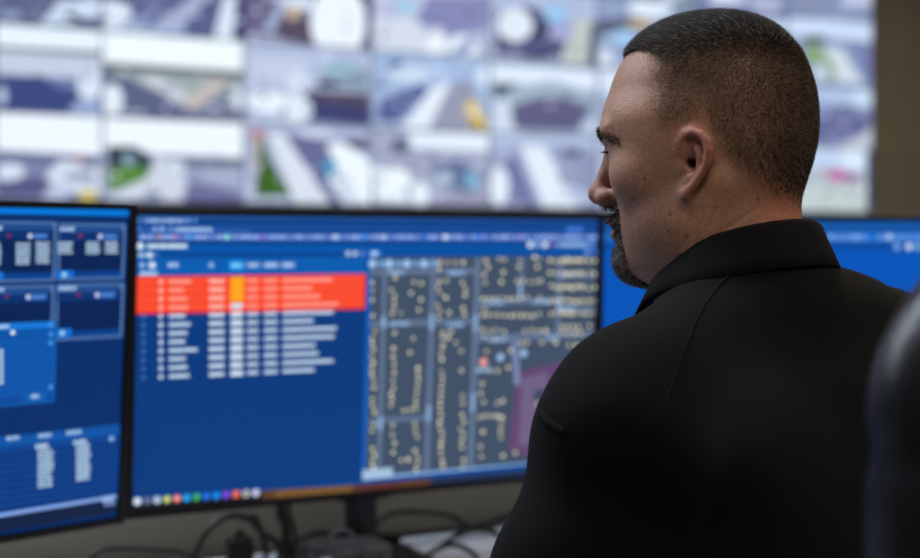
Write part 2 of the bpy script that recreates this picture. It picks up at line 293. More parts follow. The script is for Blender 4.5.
for row in range(-1, 3):
    for col in range(-2, 7):
        a0 = a_l+col*TW; z0 = zb+(2-row)*TH; g = .004
        p = Painter(D*BW, W, Vector((0, 0, 1)), Nw, .00005); p.tone = lambda c: (c[0]**1.18*.93, c[1]**1.14*.965, c[2]**1.06); p.clip = (a0+g, z0+g, a0+TW-g, z0+TH-g)
        bg, items = FEEDS.get((row, col), ((150, 158, 186), None))
        p.rect(a0, z0, a0+TW, z0+TH, bg)
        if items is None: feed_random(p, a0, z0)
        else:
            rd = random.Random(row*31+col)
            for _ in range(44):            # parked cars, kerbs and road marks too small to make out
                a = a0+rd.uniform(0, TW); b = z0+rd.uniform(.02, TH); w = rd.uniform(.015, .07); h = rd.uniform(.008, .03); s = rd.randint(-56, 38)
                if b > z0+TH*.66 and s < 0: continue
                k = rd.uniform(-.03, .03)
                p.poly([(a, b), (a+w, b+k), (a+w, b+h+k), (a, b+h)], tuple(max(0, min(255, c+s)) for c in bg))
            for (kind, d), c in items:
                if kind == 'p': p.ppoly(d, c)
                else:
                    x, y, rx, ry = d; p.ppoly([(x+rx*math.cos(t*math.pi/9), y+ry*math.sin(t*math.pi/9)) for t in range(18)], c)
            for _ in range(10):
                a = a0+rd.uniform(0, TW); b = z0+rd.uniform(.02, TH*.6); w = rd.uniform(.01, .04); h = rd.uniform(.006, .02); g2 = rd.choice((70, 120, 215, 235))
                p.rect(a, b, a+w, b+h, (g2, g2+4, min(255, g2+22)))
            ta = a0+.02; zt = z0+.012
            for _ in range(9): p.rect(ta, zt, ta+.012, zt+.014, (222, 228, 240)); ta += .018
        o = p.build('camera_feed', M_wallscreen, None); reparent(o, vw)
        if (row, col) == (2, 0): o['label'] = 'camera feed with a green lawn and pale curving path'
        if (row, col) == (1, 2): o['label'] = 'camera feed with a yellow striped barrier'
# bluish seams between feeds (thin bars of the frame)
sm = MB()
for col in range(-1, 7): sm.box((a_l+col*TW, BW-.001, zb+2*TH), (.007, .006, 4*TH), MR)
for row in range(0, 4): sm.box(((a_l-2*TW+a_r)/2, BW-.001, zb+(row)*TH), (a_r-a_l+2*TW, .006, .007), MR)
M_mull = pmat('blue_grey_bar', (96, 108, 140), .5)
reparent(sm.build('divider', M_mull), vw)

# ------------------------------------------------------------------ monitors
def monitor(label, pTL, psi, tau, width, height, paint, stand=True):
    """pTL: outer top-left corner seen from the front, psi yaw, tau lean, outer width/height"""
    U = Vector((math.cos(psi), math.sin(psi), 0)); Nn0 = Vector((math.sin(psi), -math.cos(psi), 0)); Z = Vector((0, 0, 1))
    V = (Z*math.cos(tau) + Nn0*math.sin(tau)).normalized(); Nn = U.cross(V).normalized()
    M = Matrix((( U.x, Nn.x, V.x, 0), (U.y, Nn.y, V.y, 0), (U.z, Nn.z, V.z, 0), (0, 0, 0, 1)))
    c = pTL + U*width/2 - V*height/2
    M.translation = c
    bz = .0095
    foot = c - Nn0*.085; foot = Vector((foot.x, foot.y, DESK_Z))
    root = empty('computer_monitor', foot)
    tag(root, label, 'monitor')
    def fin(mb, name, mat):
        o = mb.build(name, mat); o.data.transform(Matrix.Translation(-foot)); o.parent = root; return o
    hb = MB(); d = .022
    hb.box((0, -d/2-.002, 0), (width, d, height), M, .004)
    hb.box((0, -d-.012, -.02), (width*.62, .028, height*.62), M, .012, 3)
    fin(hb, 'housing', M_bezel)
    b = MB()   # raised rim round the glass
    b.box((0, 0, height/2-.0085/2), (width, .008, .0085), M, .0018); b.box((0, 0, -height/2+.009/2), (width, .008, .009), M, .0018)
    b.box((-width/2+bz/2, 0, 0), (bz, .0078, height-.002), M, .0018); b.box((width/2-bz/2, 0, 0), (bz, .0078, height-.002), M, .0018)
    fin(b, 'bezel', M_bezel)
    p = Painter(c - Nn*.0015, U, V, Nn)
    w2, h2 = width/2-bz, height/2
    p.clip = (-w2, -h2+.009, w2, h2-.0085)
    paint(p, w2, h2, bz)
    fin_o = p.build('screen', M_screen, None); fin_o.data.transform(Matrix.Translation(-foot)); fin_o.parent = root
    s = MB(); s.box((0, 0, .004), (.18, .17, .008), Matrix.Translation(foot) @ Matrix.Rotation(psi, 4, 'Z'), .003); fin(s, 'stand_base', M_metal)
    s = MB(); s.box((0, 0, .11), (.042, .035, .205), Matrix.Translation(foot) @ Matrix.Rotation(psi, 4, 'Z'), .008, 3); s.box((0, 0, .108), (.085, .045, .034), Matrix.Translation(foot) @ Matrix.Rotation(psi, 4, 'Z'), .008, 3); fin(s, 'stand_column', M_metal)
    s = MB(); top = foot+Vector((0, 0, .2)); s.box((0, 0, 0), (.11, .045, .09), Matrix.Translation(foot+Vector((0, 0, .255))+Nn0*.03) @ Matrix.Rotation(psi, 4, 'Z'), .008, 3); fin(s, 'tilt_mount', M_metal)
    return root
DESK_Z = .74

def paint_middle(p, w2, h2, bz):
    p.rect(-w2, -h2, w2, h2, (4, 58, 126))
    T = lambda x, y: p.loc(x, y)
    # browser bars
    p.prect(128, 210, 610, 222.5, (40, 90, 164)); p.prect(128, 222, 610, 233, (16, 74, 150)); p.prect(128, 229, 250, 235, (50, 96, 170))
    p.prect(128, 232, 610, 241.5, (44, 90, 174)); p.prect(128, 242, 610, 248.5, (0, 70, 148))
    p.prect(128, 246, 610, 252, (0, 88, 172)); p.prect(128, 252.5, 366, 257.5, (0, 66, 144)); p.prect(366, 248, 610, 257, (0, 78, 160))
    p.prect(128, 257.5, 366, 274, (4, 92, 176))
    for x, y, r, c in ((139, 220.5, 2.2, (90, 140, 214)), (146, 220.5, 2.2, (120, 160, 226)), (188, 220.5, 2.4, (110, 160, 236)), (195, 220.5, 2.2, (96, 140, 214)),
                       (139, 229, 2.4, (80, 124, 216)), (155, 229, 2.6, (130, 166, 232)), (162, 229, 2.8, (140, 176, 236)), (171, 229, 2.4, (120, 156, 220))):
        p.pdisc(x, y, r, c)
    p.ptext(149, 220.5, 184, (160, 194, 246), 3.6); p.ptext(176, 229.5, 212, (164, 204, 246), 3.8)
    x = 136
    while x < 590:
        l = random.uniform(8, 24); p.ptext(x+4, 237, min(x+4+l, 596), (156, 186, 246), 3.6); p.pdisc(x, 237, 2.1, random.choice(((130, 164, 232), (150, 180, 240), (120, 150, 220))), 1); x += l+8
    for x, c in ((159, (176, 140, 140)), (175, (176, 140, 190)), (191, (30, 150, 240)), (227, (128, 240, 200)), (262, (130, 90, 210)), (335, (190, 214, 246)), (363, (40, 150, 250)), (384, (176, 200, 246)), (425, (30, 110, 240)), (445, (226, 240, 255)), (479, (30, 110, 250)), (505, (170, 190, 240)), (519, (140, 110, 200))):
        p.pdisc(x, 237, 2.6, c)
    p.pdisc(140, 246, 3.6, (214, 236, 250)); p.ptext(147, 246, 187, (216, 242, 252), 4)
    p.ptext(138, 255, 147, (168, 204, 238), 4); p.pdisc(150, 255, 2.9, (206, 232, 248)); p.pdisc(156, 255, 2, (80, 130, 200))
    for x in (348, 355): p.pdisc(x, 253.5, 2.6, (190, 210, 240))
    p.pdisc(362, 253.5, 2.2, (110, 150, 214)); p.prect(368, 250, 381, 258, (20, 110, 200)); p.ptext(371, 253.5, 378, (190, 220, 246), 4)
    for x, c in ((530, (220, 238, 255)), (537, (140, 176, 236)), (545, (226, 242, 255))): p.pdisc(x, 244.5, 3.2, c)
    p.pdisc(553, 244.5, 2, (170, 120, 180)); p.ptext(557, 244.5, 588, (150, 190, 240), 4.5); p.pdisc(592, 244, 3, (110, 150, 226)); p.pdisc(587, 252, 3.2, (110, 150, 226)); p.pdisc(595, 252, 2.6, (80, 120, 210))
    for x in (569, 574, 580): p.pdisc(x, 229.5, 3, (70, 130, 224))
    # column heads
    p.pdisc(142, 265, 2.8, (150, 190, 236)); p.pdisc(152, 265, 3.6, (206, 226, 248)); p.ptext(168, 265, 178, (176, 208, 248), 4.2); p.pdisc(211, 265, 2.8, (140, 180, 236))
    p.prect(229, 260.5, 244, 270.5, (0, 136, 224)); p.ptext(231, 265.3, 242, (120, 206, 250), 4.6)
    for a, b in ((247, 259), (264, 278), (282, 294)): p.ptext(a, 265, b, (176, 208, 248), 4.4)
    p.ptext(140, 273.5, 157, (176, 216, 244), 4)
    # red alarm rows
    a0, b0 = p.loc(135.5, 277); a1, b1 = p.loc(364.5, 311.5); bt0 = p.loc(250, 275)[1]
    p.rect(a0, p.loc(250, 311.6)[1], a1, bt0, (232, 40, 54))
    p.rect(a0+.002, p.loc(250, 309.6)[1], a1-.002, p.loc(250, 276.6)[1], (252, 78, 46))
    for k in range(1, 4):
        y = 275.5+k*8.9; b = p.loc(250, y)[1]; p.rect(a0+.002, b-.0008, a1-.002, b+.0006, (236, 60, 52))
    bO0 = p.loc(250, 301.5)[1]; bO1 = p.loc(250, 276.5)[1]; x0 = p.loc(230.5, 290)[0]; x1 = p.loc(243.5, 290)[0]
    p.rect(x0, bO0, x1, bO1, (252, 168, 30))
    rows = 12; dy = 8.36
    ends = (191, 184, 187, 188, 185, 190, 187, 185, 197, 185, 187, 189)
    ende = (332, 312, 320, 338, 333, 313, 336, 334, 315, 318, 333, 314)
    for k in range(rows):
        yl = 280.6+k*dy; red = k < 4
        c1 = (255, 168, 150) if red else (206, 230, 250); c2 = (255, 196, 182) if red else (216, 236, 252)
        bb = p.loc(250, yl)[1]; p.z += p.step
        def row(xa, xb, c, h=3.4):
            aa, ab = p.loc(xa, yl)[0], p.loc(xb, yl)[0]; hh = h*.00128; a = aa
            while a < ab-1e-5:
                e = min(ab, a+random.uniform(.6, 1.5)*hh); p.rect(a, bb-hh*.5, e, bb+hh*.5, c, False); a = e+.0004
        row(159, 162.5, c2, 4.2); row(169, ends[k], c1); row(209, 224, c2, 3.8); row(247, 258, c1); row(264, 277, c1); row(282.5, ende[k], c1)
        if not red: row(142, 145, (70, 130, 190), 3.4)
        if k >= 3:
            aa, ab = p.loc(230.5, yl)[0], p.loc(242.5, yl)[0]; p.rect(aa, bb-.0034, ab, bb+.0034, (214, 232, 248))
    # bright strips down the sides of the list
    p.ppoly([(130, 286), (135.3, 286), (131.6, 500), (127, 500)], (148, 172, 224))
    xa = p.loc(364.5, 360)[0]; xm = p.loc(368.5, 360)[0]; bm1 = p.loc(380, 257)[1]; bm0 = p.loc(380, 477)[1]
    p.rect(xa, bm0, xm, bm1, (6, 92, 186))
    # street map
    p.rect(xm, bm0, w2, bm1, (64, 80, 102))
    road = (98, 116, 146)
    def vroad(x, w, y0, y1, c=road):
        a = p.loc(x, 360)[0]; p.rect(a-w*.00068, p.loc(x, y1)[1], a+w*.00068, p.loc(x, y0)[1], c)
    def hroad(y, w, x0, x1, c=road):
        b = p.loc(x0, y)[1]; p.rect(p.loc(x0, y)[0], b-w*.00068, p.loc(x1, y)[0], b+w*.00068, c)
    vroad(382, 5, 258, 478); vroad(430, 6, 258, 478); vroad(474, 7, 258, 478); vroad(518, 5, 258, 304); vroad(556, 6, 258, 336)
    hroad(272, 6, 369, 474); hroad(324, 6, 369, 474); hroad(421, 5, 369, 430); hroad(302, 6, 474, 556); hroad(338, 7, 474, 600); hroad(276, 5, 556, 600); hroad(309, 6, 556, 600)
    # campus block in plum
    p.ppoly([(516, 372), (560, 362), (600, 350), (600, 470), (508, 452)], (98, 70, 112)); p.ppoly([(522, 378), (548, 372), (540, 446), (518, 446)], (112, 96, 134)); p.ppoly([(534, 390), (545, 388), (543, 404), (533, 404)], (62, 74, 96))
    p.ppoly([(511, 340), (517, 340), (520, 385), (514, 385)], (122, 136, 176))
    lab = (150, 184, 226)
    for x, y, w in ((396, 272, 8), (456, 273, 8), (400, 324, 10), (455, 325, 8), (495, 303, 8), (540, 302, 8), (498, 340, 9), (552, 338, 6), (566, 274, 7), (566, 308, 8)): p.ptext(x-w, y, x+w, lab, 3.6)
    for x, y, l in ((382, 322, 6), (430, 322, 8), (474, 324, 8), (382, 423, 7), (430, 413, 8), (474, 402, 9), (517, 290, 8), (556, 304, 6), (474, 322, 8)): vroad(x, 3.4, y-l, y+l, lab)
    dot = (232, 226, 194)
    def dots(pts, r=1.8):
        p.z += p.step
        for x, y in pts:
            k = random.uniform(.88, 1.08); p.pdisc(x+random.uniform(-.7, .7), y+random.uniform(-.7, .7), r*random.uniform(.85, 1.15), tuple(v*k for v in dot), 1, False)
    def vd(x, y0, y1, st=6.8, skip=.2, j=1.5): dots([(x+random.uniform(-j, j), y) for y in np.arange(y0, y1, st) if random.random() > skip])
    def hd(y, x0, x1, st=6.4, skip=.08, j=.8): dots([(x, y+random.uniform(-j, j)) for x in np.arange(x0, x1, st) if random.random() > skip])
    vd(372, 283, 318, 8, .2); vd(373, 331, 470, 6.2, .12); vd(393, 278, 316, 6, .05); vd(393, 333, 385, 8, .15); vd(391, 388, 410, 5.5, 0)
    vd(439, 263, 318, 6, .2); vd(441, 332, 472, 5.6, .1); vd(463, 282, 318, 6.5, .15); vd(462, 345, 470, 6.4, .15); vd(417, 368, 414, 5.8, .05); vd(416, 424, 470, 6.5, .15); vd(393, 425, 460, 9, .1)
    dots([(413, 282), (421, 283), (410, 293), (421, 299), (419, 309), (401, 313), (413, 338), (410, 352), (404, 410), (411, 409), (401, 460), (408, 459)])
    hd(262, 440, 470, 7.5, 0); dots([(446, 297), (449, 312), (447, 280), (456, 343), (448, 338), (451, 331)])
    dots([(485, 260), (488, 267), (484, 274), (485, 283), (499, 259), (504, 259), (503, 272), (501, 282), (519, 260), (518, 266), (534, 257), (538, 259), (537, 267)])
    hd(281, 517, 545, 6, 0); hd(298, 483, 543, 6.2, .05); hd(315, 482, 545, 5.6, .04); dots([(484, 308)])
    for y in (261, 274, 287, 302, 314): hd(y-.5, 550, 582, 5.2, .05)
    for y in (260, 274, 287, 301, 313, 326): hd(y, 562, 596, 5.4, .05)
    hd(330, 482, 550, 7, .2); hd(351, 486, 520, 8, .3); vd(482, 384, 404, 9, 0); hd(402, 497, 504, 6, 0); hd(416, 480, 504, 5, .1); vd(501, 418, 440, 5, 0); dots([(483, 432), (480, 446), (481, 456), (503, 455), (515, 453), (536, 403), (497, 371), (490, 371), (508, 367), (495, 340), (484, 336)])
    hd(343, 520, 560, 7, .15); hd(333, 560, 596, 7, .15); hd(346, 560, 590, 8, .15)
    p.pdisc(483, 362, 4, (252, 150, 150)); p.pdisc(483, 362, 2.6, (255, 176, 172)); p.pdisc(500, 357, 3.8, (160, 200, 240)); p.pdisc(523, 353, 3.8, (160, 198, 240)); p.ptext(476, 370, 492, (170, 204, 236), 3.5)
    for k in range(8): p.pdisc(372+k*8.6, 263.5, 4.0, (170, 206, 248)) if k % 2 == 0 else p.ptext(369+k*8.6, 263.5, 376+k*8.6, (120, 176, 240), 5)
    # foot of the map: pale status strip
    p.ppoly([(362, 477), (600, 456), (600, 464), (362, 484)], (130, 176, 226)); p.ppoly([(362, 470), (392, 467), (392, 476), (362, 479)], (166, 194, 222))
    p.ppoly([(362, 478.5), (600, 457), (600, 459), (362, 480.5)], (160, 204, 246))
    # task bar: black with warm wallpaper showing through
    p.ppoly([(120, 503), (610, 456), (610, 463), (366, 486), (120, 498)], (4, 70, 146))
    p.ppoly([(120, 501), (366, 484.5), (610, 462), (610, 490), (120, 520)], (20, 22, 30))
    p.ppoly([(262, 490), (366, 483.5), (430, 478), (430, 486), (366, 492), (262, 499)], (92, 60, 42))
    p.ppoly([(275, 490.5), (352, 485), (352, 491), (275, 496.5)], (120, 88, 46)); p.ppoly([(352, 485), (400, 481), (400, 487), (352, 491.5)], (90, 50, 42)); p.ppoly([(430, 478), (600, 463), (600, 471), (430, 486)], (34, 48, 80))
    ic = [(206, 224, 240), (96, 110, 150), (176, 194, 224), (150, 190, 110), (226, 110, 110), (30, 160, 230), (60, 170, 110), (30, 110, 230), (20, 140, 240), (120, 70, 220), (230, 110, 80), (196, 170, 180), (190, 200, 226)]
    for k, c in enumerate(ic):
        x = 137.2+k*9.85; y = 501-.72*k; p.pdisc(x, y, 4.0, c)
        if k == 3: p.pdisc(x, y, 2.2, (236, 220, 120))
        if k == 4: p.pdisc(x, y, 2, (250, 190, 170))
        if k == 11: p.pdisc(x, y, 2, (90, 190, 140))

def paint_left(p, w2, h2, bz):
    p.rect(-w2, -h2, w2, h2, (2, 40, 96))
    def pr(x0, y0, x1, y1, c):   # rectangle whose height is read at its right side
        a0 = p.loc(x0, y1)[0]; a1, b1 = p.loc(x1, y1); b0 = p.loc(x1, y0)[1]; p.rect(a0, b1, a1, b0, c)
    pr(-300, 210, 131, 216.5, (0, 122, 222)); pr(-300, 216.5, 131, 222, (0, 66, 140))
    pr(-300, 216, 131.5, 512, (2, 46, 106))
    def win(x0, y0, x1, y1, fill=(2, 34, 84), ed=(84, 122, 178), top=(30, 74, 140)):
        pr(x0, y0, x1, y1, ed); pr(x0+2.2, y0+6, x1-2.2, y1-2, fill); pr(x0+2, y0+2, x1-2, y0+9, top); pr(x0+2.2, y0+10, x1-2.2, y0+17, (4, 48, 112))
        pr(x0+2.2, y1-8.5, x1-2.2, y1-2, (4, 64, 140))
    win(-70, 222, 54.5, 281); win(57, 224, 123.5, 279); win(-70, 285, 52.5, 340); win(55, 283, 122, 337)
    def block(x0, x1, y0, n, dy=3.2, c=(168, 196, 222)):
        for k in range(n): p.ptext(x0, y0+k*dy, x1-random.uniform(0, 2), c, 2.5)
    block(16, 31, 244, 7); block(36, 50, 243, 7); block(-14, 2, 244, 7); block(58, 73, 243, 4); block(86, 100, 243, 4); block(105, 118, 242.5, 4)
    for x, y in ((9, 235.5), (80, 236), (7, 296.5), (78, 295)): p.ptext(x-2, y, x+2, (130, 36, 84), 3)
    for x, y in ((30, 236), (100, 236.5), (28, 297), (97, 295)):
        p.pdisc(x, y, 2.6, (190, 206, 240)); p.prect(x+3, y-3, x+18, y+3, (16, 84, 170)); p.ptext(x+4, y, x+17, (90, 140, 214), 3.2)
    for x0, x1, y in ((60, 74, 229), (-10, 2, 228), (58, 76, 288.5), (-10, 4, 290)): p.ptext(x0, y, x1, (160, 192, 230), 4)
    for x, y in ((64, 274.5), (62, 333)): p.prect(x-8, y-4, x+9, y+3.5, (20, 112, 214)); p.pdisc(x, y, 2.8, (150, 206, 246))
    p.prect(-8, 272, 3, 279, (20, 112, 214))
    # front dialog
    pr(-80, 321, 54, 402, (12, 92, 176)); pr(-80, 321, 54, 327.5, (18, 120, 216)); pr(-80, 327.5, 52, 339, (6, 84, 168)); pr(-80, 341, 52, 394, (8, 84, 168)); pr(-80, 394, 52, 400, (6, 72, 152))
    p.ptext(-6, 327, 9, (186, 214, 240), 3.5); p.pdisc(12.5, 332.5, 2.4, (226, 240, 250))
    for y in (325, 334, 343, 387): p.pdisc(50.5, y, 2.4, (70, 150, 236))
    for y in np.arange(351, 384, 5.2): p.pdisc(1, y, 2.2, (184, 210, 236))
    p.prect(24, 393, 46, 400, (14, 96, 180)); p.ptext(31, 396.5, 39, (170, 206, 240), 3.6)
    # lower table
    pr(-80, 424, 119, 503, (6, 66, 142)); pr(-80, 424, 119, 434, (10, 84, 166))
    for k in range(9): pr(-80, 441+k*6.2, 117, 443.6+k*6.2, (3, 50, 116))
    for x0, x1, y in ((6, 19, 438.5), (38, 51, 436), (66, 81, 433)): p.ptext(x0, y, x1, (150, 186, 226), 4.2)
    for x, y in ((37, 446.5), (75, 442.5)): p.pdisc(x, y, 2.6, (160, 196, 232)); p.ptext(x+3, y-.5, x+11, (190, 212, 236), 4)
    for k in range(11): p.ptext(37.5, 450.6+k*3.6, 50+random.uniform(0, 4), (176, 206, 230), 2.6); p.ptext(76, 446.6+k*3.3, 88+random.uniform(0, 2.5), (176, 206, 230), 2.6)
    p.pdisc(111, 438.5, 2.8, (130, 176, 230))
    p.ppoly([(-80, 529), (0, 513), (116, 494.5), (116, 498), (0, 517), (-80, 533)], (128, 166, 230))
    p.ppoly([(-80, 533), (0, 517), (116, 498), (116, 512), (0, 532), (-80, 550)], (14, 32, 66)); p.ptext(102, 499.5, 114, (150, 180, 230), 6); p.ptext(104, 504.5, 114.5, (110, 140, 196), 4)

def paint_right(p, w2, h2, bz):
    p.rect(-w2, -h2, w2, h2, (0, 84, 184))
    p.rect(-w2, p.loc(900, 233)[1], w2, h2, (12, 76, 152)); p.rect(-w2, p.loc(900, 229)[1], w2, p.loc(900, 222)[1], (20, 88, 166))
    p.rect(-w2, p.loc(900, 243)[1], w2, p.loc(900, 232)[1], (28, 100, 190)); p.rect(-w2, p.loc(900, 249)[1], w2, p.loc(900, 243)[1], (0, 70, 152))
    for x, w in ((836, 14), (850, 22), (877, 22), (900, 22)): p.ptext(x, 237, x+w, (96, 150, 224), 5.4)
    for x, c in ((831, (130, 180, 236)), (856, (120, 170, 236)), (870, (10, 120, 246)), (889, (176, 210, 246)), (914, (60, 130, 240)), (640, (150, 180, 236))): p.pdisc(x, 236.8, 3, c)
    for x, c in ((897, (120, 170, 226)), (909, (200, 226, 250)), (918, (120, 176, 236)), (927, (200, 226, 250))): p.pdisc(x, 246.5, 3.6, c)
    p.rect(-w2, -h2, w2, -h2+.03, (14, 26, 56))
    for k in range(9): p.rect(-.12+k*.03, -h2+.016, -.105+k*.03, -h2+.027, random.choice(((200, 220, 240), (30, 140, 240), (230, 120, 80), (60, 170, 110))))

MH = .402
mid = monitor('widescreen monitor showing a red alarm list and a street map', at(130.3, 208.3, 1.620), R(26.6), R(4.6), .712, MH, paint_middle)
U45 = Vector((math.cos(R(44)), math.sin(R(44)), 0))
lft = monitor('left edge monitor angled inwards with blue dashboard windows', at(136.6, 203.6, 1.585) - U45*.692, R(44), R(4.6), .692, MH, paint_left)
rgt = monitor('blue screen monitor behind the man on his right', at(598, 214.6, 1.975), R(11), R(2), .692, MH, paint_right)

# ------------------------------------------------------------------ desk, low partition behind it
edge = hit_plane(450, 532.5, Vector((0, 0, DESK_Z)), Vector((0, 0, 1)))
eb = edge.dot(D); ea = edge.dot(W)
dk = empty('desk', rm(ea-.1, eb-.45, 0), PSI)
tag(dk, 'pale white laminate desk carrying the monitors and cables', 'desk')
def loc_box(name, c, d, mat, parent, bev=.003): return MB().box(c, d, None, bev).build(name, mat, parent)
loc_box('desktop', (0, 0, DESK_Z-.015), (3.2, .9, .03), M_desk, dk, .004)
loc_box('modesty_panel', (0, .32, .40), (2.9, .02, .6), M_grey, dk)
for sx in (-1, 1):
    for sy in (-1, 1): loc_box('leg', (sx*1.5, sy*.38, (DESK_Z-.03)/2), (.06, .06, DESK_Z-.03), M_metal, dk)
pt = empty('desk_partition', rm(ea-.1, eb+.06, 0), PSI)
tag(pt, 'low beige fabric partition standing behind the desk', 'partition')
loc_box('fabric_panel', (0, 0, .52), (3.6, .05, 1.0), M_panel, pt, .006)
loc_box('top_rail', (0, 0, 1.03), (3.6, .06, .025), M_metal, pt)
for sx in (-1, 1): loc_box('foot', (sx*1.6, 0, .012), (.08, .4, .024), M_metal, pt)

print('FOOT', (mid.location.dot(D)-edge.dot(D)), [(CX+F*mid.location.x/mid.location.y)])
# ------------------------------------------------------------------ clutter under the monitors
def dpt(px, py, b_off=0.0, lift=0.0):
    """a point seen at a pixel, lying in the upright plane b = eb + b_off"""
    q = D*(eb+b_off); return hit_plane(px, py, q, -D)
def cable(name, label, pts, r=.0035, group=None, mat=None):
    mb = MB(); mb.tube(spline(pts, 8), r, 8); o = mb.build(name, mat or M_cable); tag(o, label, 'cable', group); return o
def on_desk(px, py, r):
    p = hit_plane(px, py, Vector((0, 0, DESK_Z+r)), Vector((0, 0, 1))); return p
def floor_z(p, r): return Vector((p.x, p.y, max(p.z, DESK_Z+.009+r)))
def upright(b, r, *xy):
    return [floor_z(dpt(x, y, b), r) for x, y in zip(xy[::2], xy[1::2])]
cable('cable', 'thin black cord low at the far left below the left monitor', upright(-.16, .0035, 84, 575, 96, 553, 115, 549, 150, 550, 180, 553, 200, 562, 216, 572), .0035)
cable('cable', 'black cable arching high over the upright charger plug', upright(-.13, .0045, 186, 575, 200, 543, 214, 524, 232, 516, 248, 519, 264, 534, 284, 548, 296, 572), .0045)
cable('cable', 'black cable looping round the right side of the upright charger plug', upright(-.16, .0042, 240, 520, 255, 518, 262, 536, 266, 556, 262, 576), .0042)
bun = empty('cable_bundle', dpt(290, 560, -.17) * 1.0)
bun.location.z = DESK_Z
tag(bun, 'tangled bundle of black cables hanging below the wide monitor', 'cables')
for k in range(7):
    x = 291+random.uniform(-7, 6); pts = upright(-.15+random.uniform(-.012, .012), .004, 296+random.uniform(-8, 10), 494, x-6+random.uniform(-6, 6), 508, x+random.uniform(-8, 4), 530, x-4+random.uniform(-4, 10), 548, x+random.uniform(-14, 8), 578)
    o = MB().tube(spline(pts, 8), .0032, 8).build('strand', M_cable); reparent(o, bun)
cable('cable', 'thick black cable arching over the adapter below the wide monitor', upright(-.055, .0042, 268, 565, 296, 540, 318, 533, 345, 535, 365, 541, 392, 552, 400, 575), .0042)
cable('cable', 'black cable making a wide flat arch along the partition', upright(-.06, .004, 372, 533, 380, 520, 398, 512.5, 425, 512.5, 450, 516, 464, 524, 478, 533, 494, 545), .004)
cable('cable', 'black cable running along the back edge of the desk', upright(-.04, .0045, 362, 530, 384, 536, 410, 538, 436, 534, 462, 529, 486, 524, 512, 514, 540, 503), .0045)
cable('cable', 'dark cable curling over the white desk beside the man', upright(-.22, .004, 416, 575, 432, 552, 452, 545, 468, 550, 478, 575), .004)
cable('cable', 'black cable looping on the white desk next to the polo sleeve', upright(-.2, .004, 440, 548, 458, 535, 482, 530, 500, 536, 506, 548, 500, 575), .004)
# upright charger plug
def plug():
    base = dpt(240, 568, -.15); base.z = DESK_Z
    t = empty('power_adapter', base, PSI); tag(t, 'black upright power adapter under the left part of the wide monitor', 'adapter')
    MB().box((0, 0, .031), (.034, .03, .062), None, .006, 3).build('body', M_bezel, t)
    MB().cyl((0, 0, .06), (0, 0, .072), .0095, .006).build('strain_relief', M_cable, t)
plug()
base = dpt(350, 560, -.175); base.z = DESK_Z+.0081
t = empty('docking_station', base, PSI); tag(t, 'grey docking box half hidden among cables behind the wide monitor foot', 'dock')
MB().box((0, 0, .02), (.10, .07, .034), None, .006, 3).build('body', M_grey, t)
for k in range(3): MB().box((-.032+k*.03, -.036, .02), (.014, .003, .007), None, .001).build('port', M_bezel, t)
for sx in (-1, 1): MB().box((sx*.035, 0, .0015), (.02, .05, .003), None, .001).build('rubber_foot', M_cable, t)
for (x, y), lb, nm in (((326, 547), 'pale grey network plug standing left of the docking box', 'network_plug'),):
    bs = dpt(x, 566, -.225); bs.z = DESK_Z
    t = empty(nm, bs, PSI); tag(t, lb, 'plug')
    MB().box((0, 0, .02), (.014, .012, .04), None, .002).build('connector', M_white, t); MB().cyl((0, 0, .038), (.004, 0, .058), .004, .003).build('boot', M_grey, t)
cable('network_cable', 'grey cable rising from the plugs beside the docking box', [dpt(326, 546, -.225), dpt(330, 536, -.225), dpt(342, 530, -.225), dpt(354, 536, -.225), floor_z(dpt(372, 556, -.225), .003), floor_z(dpt(392, 575, -.225), .003)], .003, None, M_grey)
kb = empty('keyboard', rm(.2, eb-.70, DESK_Z), PSI); tag(kb, 'black keyboard on the desk in front of the man', 'keyboard')
MB().box((0, 0, .009), (.44, .14, .014), None, .004).build('case', M_bezel, kb)
kk = MB()
for i in range(15):
    for j in range(5): kk.box((-.2+i*.0285, -.052+j*.026, .019), (.023, .021, .006), None, .002, 1)
kk.build('keys', M_cable, kb)

# ------------------------------------------------------------------ implicit-surface modelling
def v3(*a): return np.array(a, np.float64)
def smin(a, b, k):
    h = np.clip(.5+.5*(b-a)/k, 0, 1); return b*(1-h)+a*h-k*h*(1-h)
def smax(a, b, k): return -smin(-a, -b, k)
def ell(p, c, r):
    q = (p-np.asarray(c))/np.asarray(r); k0 = np.sqrt((q*q).sum(-1)); k1 = np.sqrt(((q/np.asarray(r))**2).sum(-1))+1e-9
    return k0*(k0-1)/k1
def cap(p, a, b, ra, rb=None):
    rb = ra if rb is None else rb; a = np.asarray(a, float); b = np.asarray(b, float)
    ba = b-a; pa = p-a; h = np.clip((pa@ba)/(ba@ba), 0, 1)
    return np.sqrt(((pa-h[..., None]*ba)**2).sum(-1))-(ra+(rb-ra)*h)
def poly_cap(p, pts, rs):
    d = None
    for i in range(len(pts)-1):
        e = cap(p, pts[i], pts[i+1], rs[i], rs[i+1]); d = e if d is None else np.minimum(d, e)
    return d
